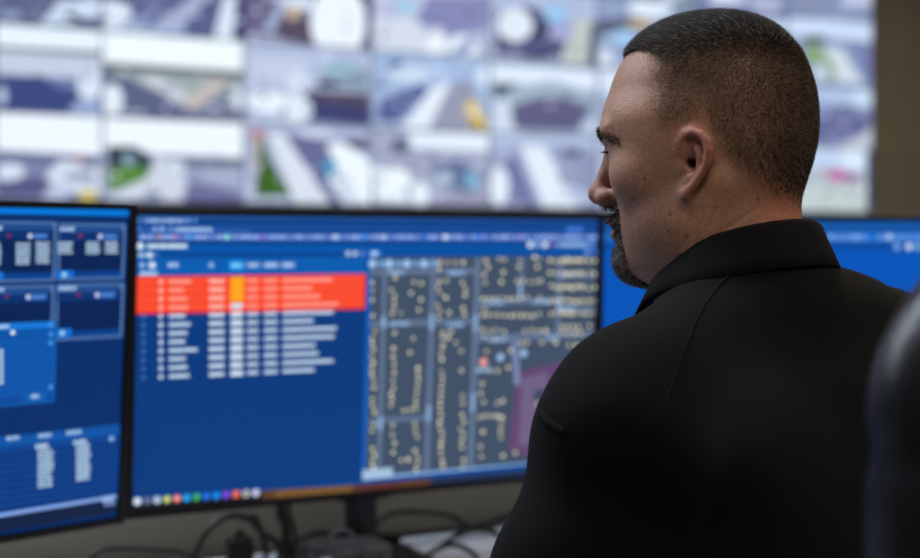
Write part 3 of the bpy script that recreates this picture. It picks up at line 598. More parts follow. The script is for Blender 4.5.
def nets(f, lo, hi, h, newton=2):
    lo = np.asarray(lo, float); n = np.ceil((np.asarray(hi)-lo)/h).astype(int)+1
    ax = [lo[i]+h*np.arange(n[i]) for i in range(3)]
    G = np.empty(n, np.float32)
    YZ = np.stack(np.meshgrid(ax[1], ax[2], indexing='ij'), -1)
    ch = max(1, int(400000/(n[1]*n[2])))
    for i in range(0, n[0], ch):
        xs = ax[0][i:i+ch]
        Pp = np.empty((len(xs), n[1], n[2], 3)); Pp[..., 0] = xs[:, None, None]; Pp[..., 1:] = YZ[None]
        G[i:i+ch] = f(Pp.reshape(-1, 3)).reshape(len(xs), n[1], n[2])
    S = G < 0
    c = [S[a:n[0]-1+a, b:n[1]-1+b, d:n[2]-1+d] for a in (0, 1) for b in (0, 1) for d in (0, 1)]
    anyv = np.logical_or.reduce(c); allv = np.logical_and.reduce(c); act = anyv & ~allv
    I = np.argwhere(act); idx = -np.ones(act.shape, np.int64); idx[act] = np.arange(len(I))
    pos = np.zeros((len(I), 3)); cnt = np.zeros(len(I))
    corners = [(a, b, d) for a in (0, 1) for b in (0, 1) for d in (0, 1)]
    for a in corners:
        for axi in range(3):
            if a[axi] == 0:
                b = list(a); b[axi] = 1
                va = G[I[:, 0]+a[0], I[:, 1]+a[1], I[:, 2]+a[2]]; vb = G[I[:, 0]+b[0], I[:, 1]+b[1], I[:, 2]+b[2]]
                m = (va < 0) != (vb < 0); t = np.where(m, va/np.where(m, va-vb, 1), 0)
                e = np.tile(np.array(a, float), (len(I), 1)); e[:, axi] = t
                pos[m] += e[m]; cnt[m] += 1
    V = lo+(I+pos/cnt[:, None])*h
    Fq = []
    for axi in range(3):
        o1, o2 = [(1, 2), (2, 0), (0, 1)][axi]
        sl0 = [slice(None)]*3; sl1 = [slice(None)]*3; sl0[axi] = slice(0, n[axi]-1); sl1[axi] = slice(1, n[axi])
        s0 = S[tuple(sl0)]; s1 = S[tuple(sl1)]; E = np.argwhere(s0 != s1)
        ok = (E[:, o1] > 0) & (E[:, o2] > 0) & (E[:, o1] < n[o1]-1) & (E[:, o2] < n[o2]-1); E = E[ok]
        flip = s0[E[:, 0], E[:, 1], E[:, 2]]
        def cell(d1, d2):
            q = E.copy(); q[:, o1] -= d1; q[:, o2] -= d2; return idx[q[:, 0], q[:, 1], q[:, 2]]
        Q = np.stack([cell(1, 1), cell(0, 1), cell(0, 0), cell(1, 0)], 1)
        Q[~flip] = Q[~flip][:, ::-1]; Fq.append(Q)
    Fq = np.concatenate(Fq); Fq = Fq[(Fq >= 0).all(1)]
    for _ in range(newton):
        g = grad(f, V, h*.5); d = f(V); st = d[:, None]*g/np.maximum((g*g).sum(1), .2)[:, None]
        L = np.sqrt((st*st).sum(1)); V = V-st*np.minimum(1, h*.6/np.maximum(L, 1e-9))[:, None]
    return V, Fq
def grad(f, V, e):
    g = np.empty_like(V)
    for i in range(3):
        d = np.zeros(3); d[i] = e; g[:, i] = (f(V+d)-f(V-d))/(2*e)
    return g
def interp(z, zs, vs): return np.interp(z, zs, vs)
def pchip_tab(zs, vs):
    zf = np.linspace(zs[0], zs[-1], 200); vf = np.interp(zf, zs, vs)
    for _ in range(30): vf[1:-1] = .25*vf[:-2]+.5*vf[1:-1]+.25*vf[2:]
    return zf, vf

#HEAD_BEGIN
# ---- head: x forward, y to his left, z up from the ear canal
TH_H = R(24); HCEN = np.array((.2207, 1.12, 1.2685))
HF = np.array((-math.cos(TH_H), math.sin(TH_H), 0)); HL = np.array((-math.sin(TH_H), -math.cos(TH_H), 0))
def h2w(V): return HCEN + V[:, :1]*HF + V[:, 1:2]*HL + V[:, 2:3]*np.array((0, 0, 1.0))
zt = [-.115, -.10, -.085, -.068, -.054, -.036, -.015, .005, .02, .034, .06]
T_xf = pchip_tab(zt, [.054, .068, .0765, .0790, .0795, .080, .0795, .0785, .0815, .0855, .0875])
T_b = pchip_tab(zt, [.037, .049, .057, .062, .066, .069, .0705, .0715, .072, .072, .074])
# ear outline in the photograph (pixels), unrolled onto the ear's own tilted plane
EA = R(17)                                   # how far the rim stands off the skull
def ear_pt(px, py, out=0.0):
    px = 699.5+(px-699.5)*.84; py = 165+(py-165)*.86
    p = -(px-692)/1212.0/.80; q = (163-py)/1212.0       # forward, up
    x = p*math.cos(EA); y = .0725 - p*math.sin(EA)*1.0 + .0
    return (x + out*math.sin(EA), y + out*math.cos(EA), q)
helix = [(686, 158, .001), (684.5, 149, .005), (685, 139, .007), (690, 131, .008), (698, 128, .009), (707, 131.5, .009), (713, 140, .009), (715, 151, .009), (713, 163, .008), (708, 174, .007), (701, 184, .006), (694, 193, .005), (688, 199, .004)]
anti = [(697, 139, .004), (702, 148, .006), (704, 158, .006), (701, 169, .006), (695, 178, .005), (689, 183, .004)]
H_PTS = [ear_pt(*h) for h in helix]; A_PTS = [ear_pt(*h) for h in anti]
def sdf_head(p):
    x, y, z = p[:, 0], p[:, 1], p[:, 2]; ay = np.abs(y); q = np.stack([x, ay, z], 1)
    # cranium
    c = np.stack([x+.0, y, z-.040], 1); a = np.where(c[:, 0] > 0, .0930, .0885); top = np.where(c[:, 2] > 0, .0915, .085)
    bw = .0770 - .10*np.clip(c[:, 0], 0, .1)*.9
    n = 2.25
    k = (np.abs(c[:, 0]/a)**n+np.abs(c[:, 1]/bw)**n+np.abs(c[:, 2]/top)**n)**(1/n)
    d = (k-1)*.082
    # face block from profile table
    xf = interp(z, *T_xf); b = interp(z, *T_b)
    xb = -.03; xm = .012
    u = (x-xm); av = np.where(u > 0, xf-xm, xm-xb)
    kk = (np.abs(u/av)**2.35+np.abs(y/b)**2.35)**(1/2.35)
    f = (kk-1)*.05
    f = smax(f, -(z+.104+.22*np.clip(.055-x, 0, .08)*-.55), .018)
    f = smax(f, z-.05, .02)
    d = smin(d, f, .022)
    # jaw angle, cheekbone, brow, chin
    d = smin(d, ell(q, (.012, .052, -.052), (.03, .016, .026)), .02)
    d = smin(d, ell(q, (.053, .046, -.008), (.020, .018, .016)), .020)
    d = smin(d, ell(q, (.0800, .024, .0315), (.0085, .026, .0075)), .012)
    d = smin(d, ell(q, (.0705, 0, -.083), (.0145, .020, .0150)), .018)
    # eye sockets and lids
    d = smax(d, -ell(q, (.0920, .030, .0125), (.0155, .016, .0095)), .010)
    d = smin(d, ell(q, (.0720, .031, .014), (.0132, .0150, .0128)), .004)
    d = smax(d, -ell(q, (.0865, .031, .0125), (.010, .0118, .0022)), .0015)
    # nose
    d = smin(d, cap(q, (.0870, 0, .022), (.1015, 0, -.018), .0062, .0082), .010)
    d = smin(d, ell(q, (.1025, 0, -.0215), (.0104, .0104, .0096)), .006)
    d = smin(d, ell(q, (.0920, .0135, -.0255), (.0110, .0070, .0084)), .006)
    d = smax(d, -ell(q, (.0965, .0075, -.0335), (.0055, .0035, .0045)), .003)
    # mouth
    d = smin(d, ell(q, (.0815, 0, -.0475), (.0110, .024, .0065)), .007)
    d = smin(d, ell(q, (.0800, 0, -.0585), (.0110, .021, .0062)), .006)
    d = smax(d, -ell(q, (.094, 0, -.0530), (.009, .022, .0012)), .003)
    d = smax(d, -ell(q, (.0925, 0, -.0385), (.004, .0035, .008)), .005)
    # neck
    nk = cap(p, (-.012, .0, .0), (-.030, .004, -.17), .0585, .063)
    nk = smin(nk, cap(q, (.0, .03, -.06), (.012, .012, -.15), .03, .03), .02)
    d = smin(d, nk, .020)
    nm = smin(cap(q, (-.02, .060, -.018), (.022, .020, -.135), .010, .012), 1e3, .01)
    d = smin(d, nm, .02)
    # creases down the side of the neck
    for (xa, za, xb2, zb2, dp) in ((-.008, -.036, .018, -.088, .0011), (-.020, -.038, .008, -.095, .0008), (-.052, -.035, -.02, -.060, .0005)):
        tt = np.clip(((x-xa)*(xb2-xa)+(z-za)*(zb2-za))/((xb2-xa)**2+(zb2-za)**2), 0, 1)
        dist2 = (x-xa-tt*(xb2-xa))**2+(z-za-tt*(zb2-za))**2
        d = d+dp*np.exp(-dist2/.0014**2)*(np.abs(y) > .02)
    # upper chest inside the shirt
    d = smin(d, ell(p, (-.03, .004, -.20), (.075, .12, .06)), .04)
    # ears
    qq = q
    m = (np.abs(q[:, 0]+.01) < .05) & (q[:, 1] > .05) & (np.abs(q[:, 2]) < .055)
    if m.any():
        e = q[m]; base = d[m]
        # plate: signed distance in the ear plane to the outline polygon
        rim = poly_cap(e, H_PTS, [.0026, .0032, .0036, .0038, .0040, .0040, .0040, .0040, .0040, .0040, .0042, .0046, .0050])
        back = poly_cap(e, [ear_pt(690, 140, -.003), ear_pt(700, 138, .001), ear_pt(708, 146, .002), ear_pt(708, 158, .001), ear_pt(702, 170, 0), ear_pt(694, 182, -.001), ear_pt(689, 194, 0)], [.004, .0052, .0056, .0056, .0052, .0046, .0042])
        back = smin(back, poly_cap(e, [ear_pt(690, 150, -.006), ear_pt(700, 160, -.005), ear_pt(690, 178, -.005)], [.006, .0062, .006]), .006)
        ah = poly_cap(e, A_PTS, [.0026, .0034, .0036, .0034, .0032, .0028])
        ear = smin(smin(back, rim, .0035), ah, .0035)
        ear = smin(ear, ell(e, ear_pt(686.5, 198, -.001), (.0055, .0046, .0080)), .008)
        ear = smax(ear, -ell(e, ear_pt(694, 164, .006), (.0058, .006, .0085)), .003)
        ear = smax(ear, -poly_cap(e, [ear_pt(692, 148, .009), ear_pt(692, 139, .009), ear_pt(698, 134.5, .0095)], [.0030, .0032, .002]), .002)
        ear = smax(ear, -poly_cap(e, [ear_pt(706, 140, .0115), ear_pt(709, 152, .0115), ear_pt(706, 166, .0105)], [.0014, .0018, .0012]), .002)
        ear = smin(ear, ell(e, ear_pt(685.0, 168, .0025), (.0042, .0042, .0065)), .003)
        ear = smin(ear, ell(e, ear_pt(684, 207, -.007), (.0065, .0052, .0100)), .010)
        base = smin(base, ear, .007)
        base = smax(base, -cap(e, ear_pt(692, 163.5, .006), ear_pt(693, 163.5, -.012), .0036, .0028), .002)
        d = d.copy(); d[m] = base
    return d
hV, hF = nets(sdf_head, (-.125, -.135, -.235), (.125, .135, .145), .0020)
hN = grad(sdf_head, hV, .001); hN /= np.linalg.norm(hN, axis=1)[:, None]
# --- skin colours (the man's own colouring, plus painted shade in the ear canal)
def hair_field(V, jitter=0):
    """>0 inside the hair area; value ~ metres from the hairline"""
    x, y, z = V[:, 0], V[:, 1], V[:, 2]; ay = np.abs(y)
    # side/front line: forehead hairline runs back into the temple and down to the sideburn
    front_x = np.interp(z, [-.03, .000, .018, .030, .050, .070, .084, .094, .102, .14], [-.03, .012, .016, .034, .042, .045, .047, .056, .090, .2])
    fr = front_x - .020*np.exp(-((ay-.046)/.014)**2)*ss((z-.066)/.012) - x
    fr = fr + .010*np.exp(-(ay/.022)**2)*ss((z-.07)/.01)
    low = z - np.interp(x, [-.1, -.085, -.06, -.035, -.018, -.012, .006, .03, .04], [-.048, -.048, -.037, -.018, .008, .030, .022, .016, .016])
    return np.minimum(fr, low)
def ss(t): t = np.clip(t, 0, 1); return t*t*(3-2*t)
def mixc(c, col, w): return c*(1-w[:, None])+np.array(lin(col))[None]*w[:, None]
x, y, z = hV.T; ay = np.abs(y)
colr = np.tile(np.array(lin((172, 129, 107)), np.float64), (len(hV), 1))
hf = hair_field(hV)
colr = mixc(colr, (126, 94, 78), ss((hf+.004)/.030)*(.42+.42*ss((z-.07)/.04)))                       # scalp tinted by the colour of clipped stubble
earm = ss((ay-.0765)/.004)*ss((.024-np.abs(x+.006))/.006)*ss((.0345-np.abs(z))/.004)
earm = np.maximum(earm, ss((.0075-poly_cap(np.stack([x, ay, z], 1), H_PTS, [0]*len(H_PTS)))/.003))
colr = mixc(colr, (182, 112, 84), ss((-.035-x)/.03)*ss((-.0-z)/.03)*.6)         # reddish nape
beard = ss((.077-ay)/.004)*ss((z*-1-.012)/.02)*ss((x-.0)/.02)*ss((z+.125)/.02)
beard = beard*(1-earm)*np.where(z > -.046, ss((x-.016)/.012), 1)
colr = mixc(colr, (172, 104, 86), earm*.62)
colr = mixc(colr, (138, 108, 94), beard*.42)
noset = np.exp(-(((x-.105)/.014)**2+(y/.016)**2+((z+.024)/.014)**2)); colr = mixc(colr, (176, 104, 84), noset*.6)
lips = np.exp(-(((x-.092)/.008)**2+((z+.0535)/.0075)**4+(y/.022)**4)); colr = mixc(colr, (156, 92, 86), lips*.8)
canal = np.exp(-(((x+.001)/.006)**2+((z-0)/.006)**2))*ss((ay-.06)/.004); colr = mixc(colr, (60, 30, 24), canal*.7)  # shade inside the ear hole, painted into the skin colour
for mx, mz, mr in ((.018, -.042, .0013), (.02, -.056, .0012), (.004, -.060, .0015), (.055, -.035, .001), (.04, -.012, .001), (-.05, -.03, .0014), (.03, -.073, .0012), (-.037, .014, .0016)):
    colr = mixc(colr, (70, 40, 30), np.exp(-(((x-mx)**2+(z-mz)**2)/mr**2))*(y > 0)*.85)

def strands(name, cand, nrm, length, width, dirs, cols, mat, parent):
    n = len(cand); a = np.cross(nrm, dirs); a /= np.maximum(np.linalg.norm(a, axis=1), 1e-6)[:, None]; b = np.cross(nrm, a)
    mid = cand+(nrm*.65+dirs*.35)*length[:, None]*.5; tip = cand+(nrm*.55+dirs*.55)*length[:, None]
    base = cand-nrm*.0006; w = width[:, None]
    V = np.concatenate([base+a*w, base-a*w*.5+b*w*.85, base-a*w*.5-b*w*.85, mid+a*w*.8, mid-a*w*.4+b*w*.7, mid-a*w*.4-b*w*.7, tip])
    i = np.arange(n); fs = []
    for k in range(3):
        k2 = (k+1) % 3
        fs.append(np.stack([i+k*n, i+k2*n, i+(3+k2)*n], 1)); fs.append(np.stack([i+k*n, i+(3+k2)*n, i+(3+k)*n], 1)); fs.append(np.stack([i+(3+k)*n, i+(3+k2)*n, i+6*n], 1))
    return mesh_np(name, h2w(V), np.concatenate(fs), mat, parent, True, np.tile(cols, (7, 1)))
def sample(V, N, Fq, w, n):
    """random points on quads, weight per vertex"""
    A = V[Fq]; ar = np.linalg.norm(np.cross(A[:, 2]-A[:, 0], A[:, 3]-A[:, 1]), axis=1)*.5
    pw = ar*w[Fq].mean(1); pw /= pw.sum(); f = rng.choice(len(Fq), n, p=pw)
    s = rng.random((n, 1)); t = rng.random((n, 1)); q = Fq[f]
    def bl(X): return X[q[:, 0]]*(1-s)*(1-t)+X[q[:, 1]]*s*(1-t)+X[q[:, 2]]*s*t+X[q[:, 3]]*(1-s)*t
    nn = bl(N); return bl(V), nn/np.linalg.norm(nn, axis=1)[:, None]
#HEAD_END
man = empty('person', (.30, 1.04, 0))
tag(man, 'man in black polo shirt seen from behind, looking left at the monitors', 'person')
MT = Matrix.Translation(-Vector(man.location))
def under(o, p=None):
    o.data.transform(MT); o.parent = p or man
    if p is not None and p is not man: pass
    return o

# --- torso frame
AL = R(40); TC = np.array((.25, 1.10, 0.0)); TF = np.array((-math.sin(AL), math.cos(AL), 0)); TL = np.array((-math.cos(AL), -math.sin(AL), 0))
def t2w(V): V = np.atleast_2d(V); return TC+V[:, :1]*TF+V[:, 1:2]*TL+V[:, 2:3]*np.array((0, 0, 1.0))
def w2t(Pw): d = Pw-TC; return np.stack([d@TF, d@TL, Pw[:, 2]], 1)
LSH = (0.0, .160, 1.070); RSH = (0.0, -.200, 1.098)
ELB_L = w2t(np.array([[.036, 1.00, .800]]))[0]; ELB_R = (.03, -.25, .80)
WR_L = w2t(np.array([[-.03, 1.26, .764]]))[0]; WR_R = w2t(np.array([[.24, 1.42, .764]]))[0]
tz = [.46, .55, .70, .85, .95, 1.03, 1.09, 1.14]
t_w = pchip_tab(tz, [.165, .178, .182, .184, .186, .182, .150, .09])
t_d = pchip_tab(tz, [.125, .135, .128, .122, .122, .115, .095, .06])
t_c = pchip_tab(tz, [-.06, -.055, -.035, -.012, .0, .0, -.005, -.01])
def fold(p):
    x, y, z = p.T
    f = .0036*np.sin(38*(y+.25*z)+3*np.sin(9*z))*ss((1.0-z)/.2) + .0026*np.sin(60*(z+.5*y)+4*np.sin(14*y))*ss((np.abs(y)-.10)/.06)
    g = np.exp(-((y-.105-.16*(1.08-z)+.04*np.sin(5*z))/.010)**2)*ss((1.08-z)/.1)*-.0060
    g += np.exp(-((y-.085-.10*(1.08-z))/.008)**2)*ss((1.02-z)/.1)*.003
    return f+g
def sdf_torso(p, arms=True, infl=0.0):
    x, y, z = p.T
    w = interp(z, *t_w); dd = interp(z, *t_d); c = interp(z, *t_c)
    kk = (np.abs((x-c)/dd)**2.3+np.abs(y/w)**2.3)**(1/2.3); d = (kk-1)*.11
    d = smax(d, z-1.135, .04); d = smax(d, .48-z, .03)
    for S, sg in ((LSH, 1), (RSH, -1)):
        d = smin(d, cap(p, (-.008, sg*.05, 1.118), S, .055, .057), .035)
        d = smin(d, cap(p, (-.020, sg*.02, 1.142), (-.012, S[1]*.70, S[2]+(.012 if sg > 0 else .026)), .050, .046), .035)
        d = smin(d, ell(p, (-.075, sg*.095, .99), (.055, .075, .10)), .04)      # shoulder blades
    return d
def z0p(p): return p[:, 2]-(1.157-.40*(p[:, 0]-.01))
def sdf_shirt(p):
    d = sdf_torso(p)
    for S, E, sg in ((LSH, ELB_L, 1), (RSH, ELB_R, -1)):
        S = np.array(S); E = np.array(E); m = S+(E-S)*.80
        a = cap(p, S, m, .057, .061); ax = (E-S)/np.linalg.norm(E-S)
        a = smax(a, (p-(S+(E-S)*.78))@ax, .006)
        a = smax(a, -cap(p, S+(E-S)*.5, E, .054, .056), .004)       # open cuff
        d = smin(d, a, .030)
    d = d-fold(p)
    # neck opening
    std = smax(cap(p, (.004, .004, 1.08), (.006, .004, 1.20), .083, .076), z0p(p), .008)
    d = smin(d, std, .018)
    nk = cap(p, (.004, .004, 1.10), (.010, .004, 1.40), .0600, .0600)
    d = smax(d, -nk, .006)
    return d
def f_sh(p): return sdf_shirt(p)
sV, sF = nets(f_sh, (-.20, -.35, .47), (.20, .37, 1.22), .0048)
shirt = under(mesh_np('polo_shirt', t2w(sV), sF, M_shirt))
shirt['label'] = 'black short sleeved polo shirt'
# collar: folded band, higher at the nape, open at the front
def collar():
    prof = [(-.001, -.030), (.0, -.012), (.001, -.003), (.0035, .0), (.0070, -.003), (.0110, -.014), (.0165, -.026), (.0210, -.0365), (.0200, -.0385), (.0165, -.035), (.011, -.026)]
    V = []; n = 72; a0, a1 = R(24), R(336)
    for i in range(n+1):
        t = i/n; ph = a0+(a1-a0)*t          # 0 = front, 180 = nape
        cx, sx = math.cos(ph), math.sin(ph)
        back = (1-cx)/2; ztop = 1.150+.072*math.sqrt(back)
        point = max(0, 1-min(t, 1-t)/.14)
        for j, (dr, dz) in enumerate(prof):
            k = 1+.45*point*(1 if j >= 5 else 0)
            fl = 1+.35*(1-back)
            rx, ry = .0635+dr*fl, .0615+dr*fl
            V.append((.010+cx*rx, .004+sx*ry, ztop+dz*k*(1.0 if back > .5 else .95)))
    m = len(prof); Fc = [[i*m+j, i*m+j+1, (i+1)*m+j+1, (i+1)*m+j] for i in range(n) for j in range(m-1)]
    o = mesh_np('collar', t2w(np.array(V)), [f[::-1] for f in Fc], M_collar)
    return o
col_o = collar(); under(col_o); col_o.parent = shirt; col_o['label'] = 'folded black collar'
sf = col_o.modifiers.new('t', 'SOLIDIFY'); sf.thickness = .0012; sf.offset = 0
# seams traced on the cloth
def on_cloth(px, py, off=.0004):
    o = np.array((0, 0, CZ)); d = np.array(ray(px, py)); d /= np.linalg.norm(d); t = .6
    for _ in range(120):
        q = w2t((o+d*t)[None]); s = f_sh(q)[0]
        if s < .0002: break
        t += max(s*.5, .0003)
        if t > 2: return None
    pw = o+d*t; g = grad(f_sh, w2t(pw[None]), .001)[0]; g /= np.linalg.norm(g); nw = g[0]*TF+g[1]*TL+g[2]*np.array((0, 0, 1))
    return Vector(pw+nw*off)
def seam(pxs, r=.0009, sub=14, name='seam', mat=None):
    pts = []
    sp = spline([Vector((a, b, 0)) for a, b in pxs], sub)
    for q in sp:
        w = on_cloth(q.x, q.y)
        if w is not None: pts.append(w)
    if len(pts) < 3: return None
    o = MB().tube(pts, r, 6).build(name, mat or M_seam); under(o); o.parent = shirt; return o
seam([(738, 268), (718, 287), (699, 315), (686, 345), (673, 380), (662, 412), (657, 450), (655, 500), (653, 556)])
seam([(742, 267), (790, 266), (832, 266)], .0008)
def patch(top, bot, name, off=.0016, n=16, m=5):
    """a small flap of cloth lying on the sleeve"""
    A = spline([Vector((a, b, 0)) for a, b in top], n); B2 = spline([Vector((a, b, 0)) for a, b in bot], n); N1 = min(len(A), len(B2)); V = []
    for i in range(N1):
        for k in range(m):
            q = A[i].lerp(B2[i], k/(m-1)); edge = k in (0, m-1) or i in (0, N1-1)
            w = on_cloth(q.x, q.y, -.0006 if edge else off)
            if w is None: return
            V.append(w)
    o = mesh_np(name, V, [[i*m+k, i*m+k+1, (i+1)*m+k+1, (i+1)*m+k] for i in range(N1-1) for k in range(m-1)], M_collar); under(o); o.parent = shirt; return o
patch([(541, 409), (551, 418), (565, 428)], [(538, 419), (548, 428), (562, 437)], 'pen_pocket')
seam([(541, 411), (551, 420), (565, 430)], .0009, 10, 'pen_pocket_edge')
# body (head, neck, chest) with forearms and hands
def hand_pts(wr, d, up, side, curl=.35):
    """palm and five fingers: capsules in torso space; d forward, side towards the thumb"""
    caps = []
    k0 = wr+d*.02; kn = wr+d*.095
    for s in (-.027, -.009, .009, .027): caps.append((k0+side*s*.7, kn+side*s, .013, .0115))
    L = (.068, .078, .074, .058); S = (.029, .010, -.010, -.028)
    for l, s in zip(L, S):
        p0 = kn+side*s; p1 = p0+d*l*.45+up*.004; p2 = p1+d*l*.32-up*l*.18; p3 = p2+d*l*.22-up*l*.22
        caps += [(p0, p1, .0098, .0088), (p1, p2, .0088, .0078), (p2, p3, .0078, .0066)]
    t0 = wr+d*.03+side*.026; t1 = t0+side*.028+d*.026-up*.004; t2 = t1+d*.030+side*.006-up*.004
    caps += [(t0, t1, .013, .0105), (t1, t2, .0105, .0082)]
    return caps
ARMS = []
for S, E, Wr, sg in ((LSH, ELB_L, WR_L, 1), (RSH, ELB_R, WR_R, -1)):
    S, E, Wr = map(lambda q: np.array(q, float), (S, E, Wr)); d = Wr-E; d[2] = 0; d /= np.linalg.norm(d); up = np.array((0, 0, 1.)); side = np.cross(d, up)*sg
    m = S+(E-S)*.55
    cs = [(m, E, .047, .043), (E, Wr, .043, .028)] + hand_pts(Wr, d, up, side)
    ARMS.append(cs)
allV = [h2w(hV)]; allF = [hF]; allC = [colr]; off = len(hV)
for cs in ARMS:
    def f_arm(p, cs=cs):
        d = None
        for a, b, ra, rb in cs:
            e = cap(p, a, b, ra, rb); d = e if d is None else smin(d, e, .006 if ra < .02 else .02)
        return d
    pts = np.array([q for c in cs for q in c[:2]]); V, Fq = nets(f_arm, pts.min(0)-.06, pts.max(0)+.06, .0038)
    allV.append(t2w(V)); allF.append(Fq+off); off += len(V); allC.append(np.tile(np.array(lin((172, 129, 107))), (len(V), 1)))
body = under(mesh_np('body', np.concatenate(allV), np.concatenate(allF), M_skin, None, True, np.concatenate(allC)))
# hair
zz = hair_field(hV)
w = np.clip((zz+.006)/.022, 0, 1)*(1-np.clip(earm*3, 0, 1))*(hV[:, 2] > -.075)
cd, nn = sample(hV, hN, hF, w*(.40+.60*ss((hV[:, 2]-.02)/.09)+.3*ss((-.05-hV[:, 0])/.03)), 110000)
hfv = hair_field(cd); topw = ss((cd[:, 2]-.078)/.04)*ss((.085-np.abs(cd[:, 1]))/.03)
ln = (.0022+.0028*ss(hfv/.05)+.0062*topw)*rng.uniform(.65, 1.25, len(cd)); ln *= .28+.72*ss((hfv+.002)/.034)
bk = ss((-.02-cd[:, 0])/.05)
fl = np.stack([.75*topw+.30*(1-topw)*(1-bk)-.1*bk, np.zeros(len(cd)), -1.0*(1-topw)], 1)+rng.normal(0, .2, (len(cd), 3))
fl -= nn*(fl*nn).sum(1)[:, None]; fl /= np.linalg.norm(fl, axis=1)[:, None]
gray = rng.random(len(cd)); side_w = 1-topw
hc = np.where((gray < .03+.37*side_w)[:, None], np.array(lin((164, 146, 128)))[None], np.array(lin((30, 25, 23)))[None]*(1+1.6*side_w[:, None]))*rng.uniform(.6, 1.3, (len(cd), 1))
hair = under(strands('hair', cd, nn, ln, (.00011+.00005*rng.random(len(cd)))*(1+.5*topw), fl, hc, M_hair, None)); hair['kind'] = 'stuff'; hair['label'] = 'short dark clipped hair greying at the sides'
# moustache and goatee
X, Y, Z = hV.T
mou = ((np.abs(Y) < .030) & (Z > -.047) & (Z < -.0325) & (X > .066)) | ((np.abs(np.abs(Y)-.029) < .008) & (Z < -.036) & (Z > -.085) & (X > .055))
gt = ((np.abs(Y) < .034-.25*np.clip(-.09-Z, 0, .1)) & (Z < -.066) & (X > .030) & (Z > -.135))
cd, nn = sample(hV, hN, hF, (mou | gt).astype(float), 9000)
ln = rng.uniform(.004, .0085, len(cd)); fl = np.stack([np.full(len(cd), .25), .2*np.sign(cd[:, 1]), np.full(len(cd), -1.)], 1)+rng.normal(0, .25, (len(cd), 3))
fl -= nn*(fl*nn).sum(1)[:, None]; fl /= np.linalg.norm(fl, axis=1)[:, None]
g = rng.random(len(cd)); gr = np.where(cd[:, 2] < -.06, .42, .12)
hc = np.where((g < gr)[:, None], np.array(lin((176, 168, 160)))[None], np.array(lin((36, 29, 26)))[None])*rng.uniform(.7, 1.2, (len(cd), 1))
gob = under(strands('goatee', cd, nn, ln, .00016+.0001*rng.random(len(cd)), fl, hc, M_hair, None)); gob['kind'] = 'stuff'; gob['label'] = 'dark moustache and goatee flecked with grey'
# stubble
w = beard*(hV[:, 1] > -.09)*(hV[:, 2] > -.12); cd, nn = sample(hV, hN, hF, w, 9000)
fl = np.tile(np.array([[.2, 0, -1.]]), (len(cd), 1)); fl -= nn*(fl*nn).sum(1)[:, None]; fl /= np.linalg.norm(fl, axis=1)[:, None]
st = under(strands('stubble', cd, nn, rng.uniform(.0006, .0012, len(cd)), np.full(len(cd), .00011), fl, np.tile(np.array(lin((52, 42, 38))), (len(cd), 1)), M_hair, None)); st['kind'] = 'stuff'
# eyebrows, lashes, eyes
for sg in (1, -1):
    zb2 = np.interp(np.abs(Y), [.008, .025, .045, .062], [.026, .0305, .030, .020]); m = (Y*sg > .008) & (Y*sg < .062) & (np.abs(Z-zb2) < .0040) & (X > .045)
    if m.sum() > 5:
        cd, nn = sample(hV, hN, hF, m.astype(float), 480)
        fl = np.stack([np.full(len(cd), -.4), sg*np.ones(len(cd)), np.full(len(cd), .1)], 1)+rng.normal(0, .2, (len(cd), 3)); fl -= nn*(fl*nn).sum(1)[:, None]; fl /= np.linalg.norm(fl, axis=1)[:, None]
        under(strands('eyebrow', cd, nn, rng.uniform(.004, .0065, len(cd)), np.full(len(cd), .00016), fl, np.tile(np.array(lin((26, 20, 18))), (len(cd), 1)), M_hair, None))
    n = 46; t = np.linspace(-.95, .95, n); th = t*1.0
    bp = np.stack([.0720+.0136*np.cos(th), sg*.031+.0138*np.sin(th), np.full(n, .0150)-.002*np.abs(t)], 1)
    dr = np.stack([np.cos(th), np.sin(th), np.full(n, .12)], 1); dr /= np.linalg.norm(dr, axis=1)[:, None]
    under(strands('eyelashes', bp, dr, np.full(n, .0095), np.full(n, .0003), np.tile(np.array([[.3, 0, -.25]]), (n, 1)), np.tile(np.array(lin((14, 10, 10))), (n, 1)), M_hair, None))
    b = bmesh.new(); bmesh.ops.create_uvsphere(b, u_segments=32, v_segments=20, radius=.0120); ev = np.array([v.co[:] for v in b.verts]); ef = [[v.index for v in f.verts] for f in b.faces]; b.free()
    dirn = ev/np.linalg.norm(ev, axis=1)[:, None]; ax = np.array((.95, -.05, -.2)); ax /= np.linalg.norm(ax); ca = dirn@ax
    ec = np.tile(np.array(lin((214, 206, 200))), (len(ev), 1)); ec[ca > .87] = lin((62, 42, 30)); ec[ca > .965] = lin((6, 6, 6))
    under(mesh_np('eye', h2w(ev+np.array((.0722, sg*.031, .0135))), ef, M_eye, None, True, ec))
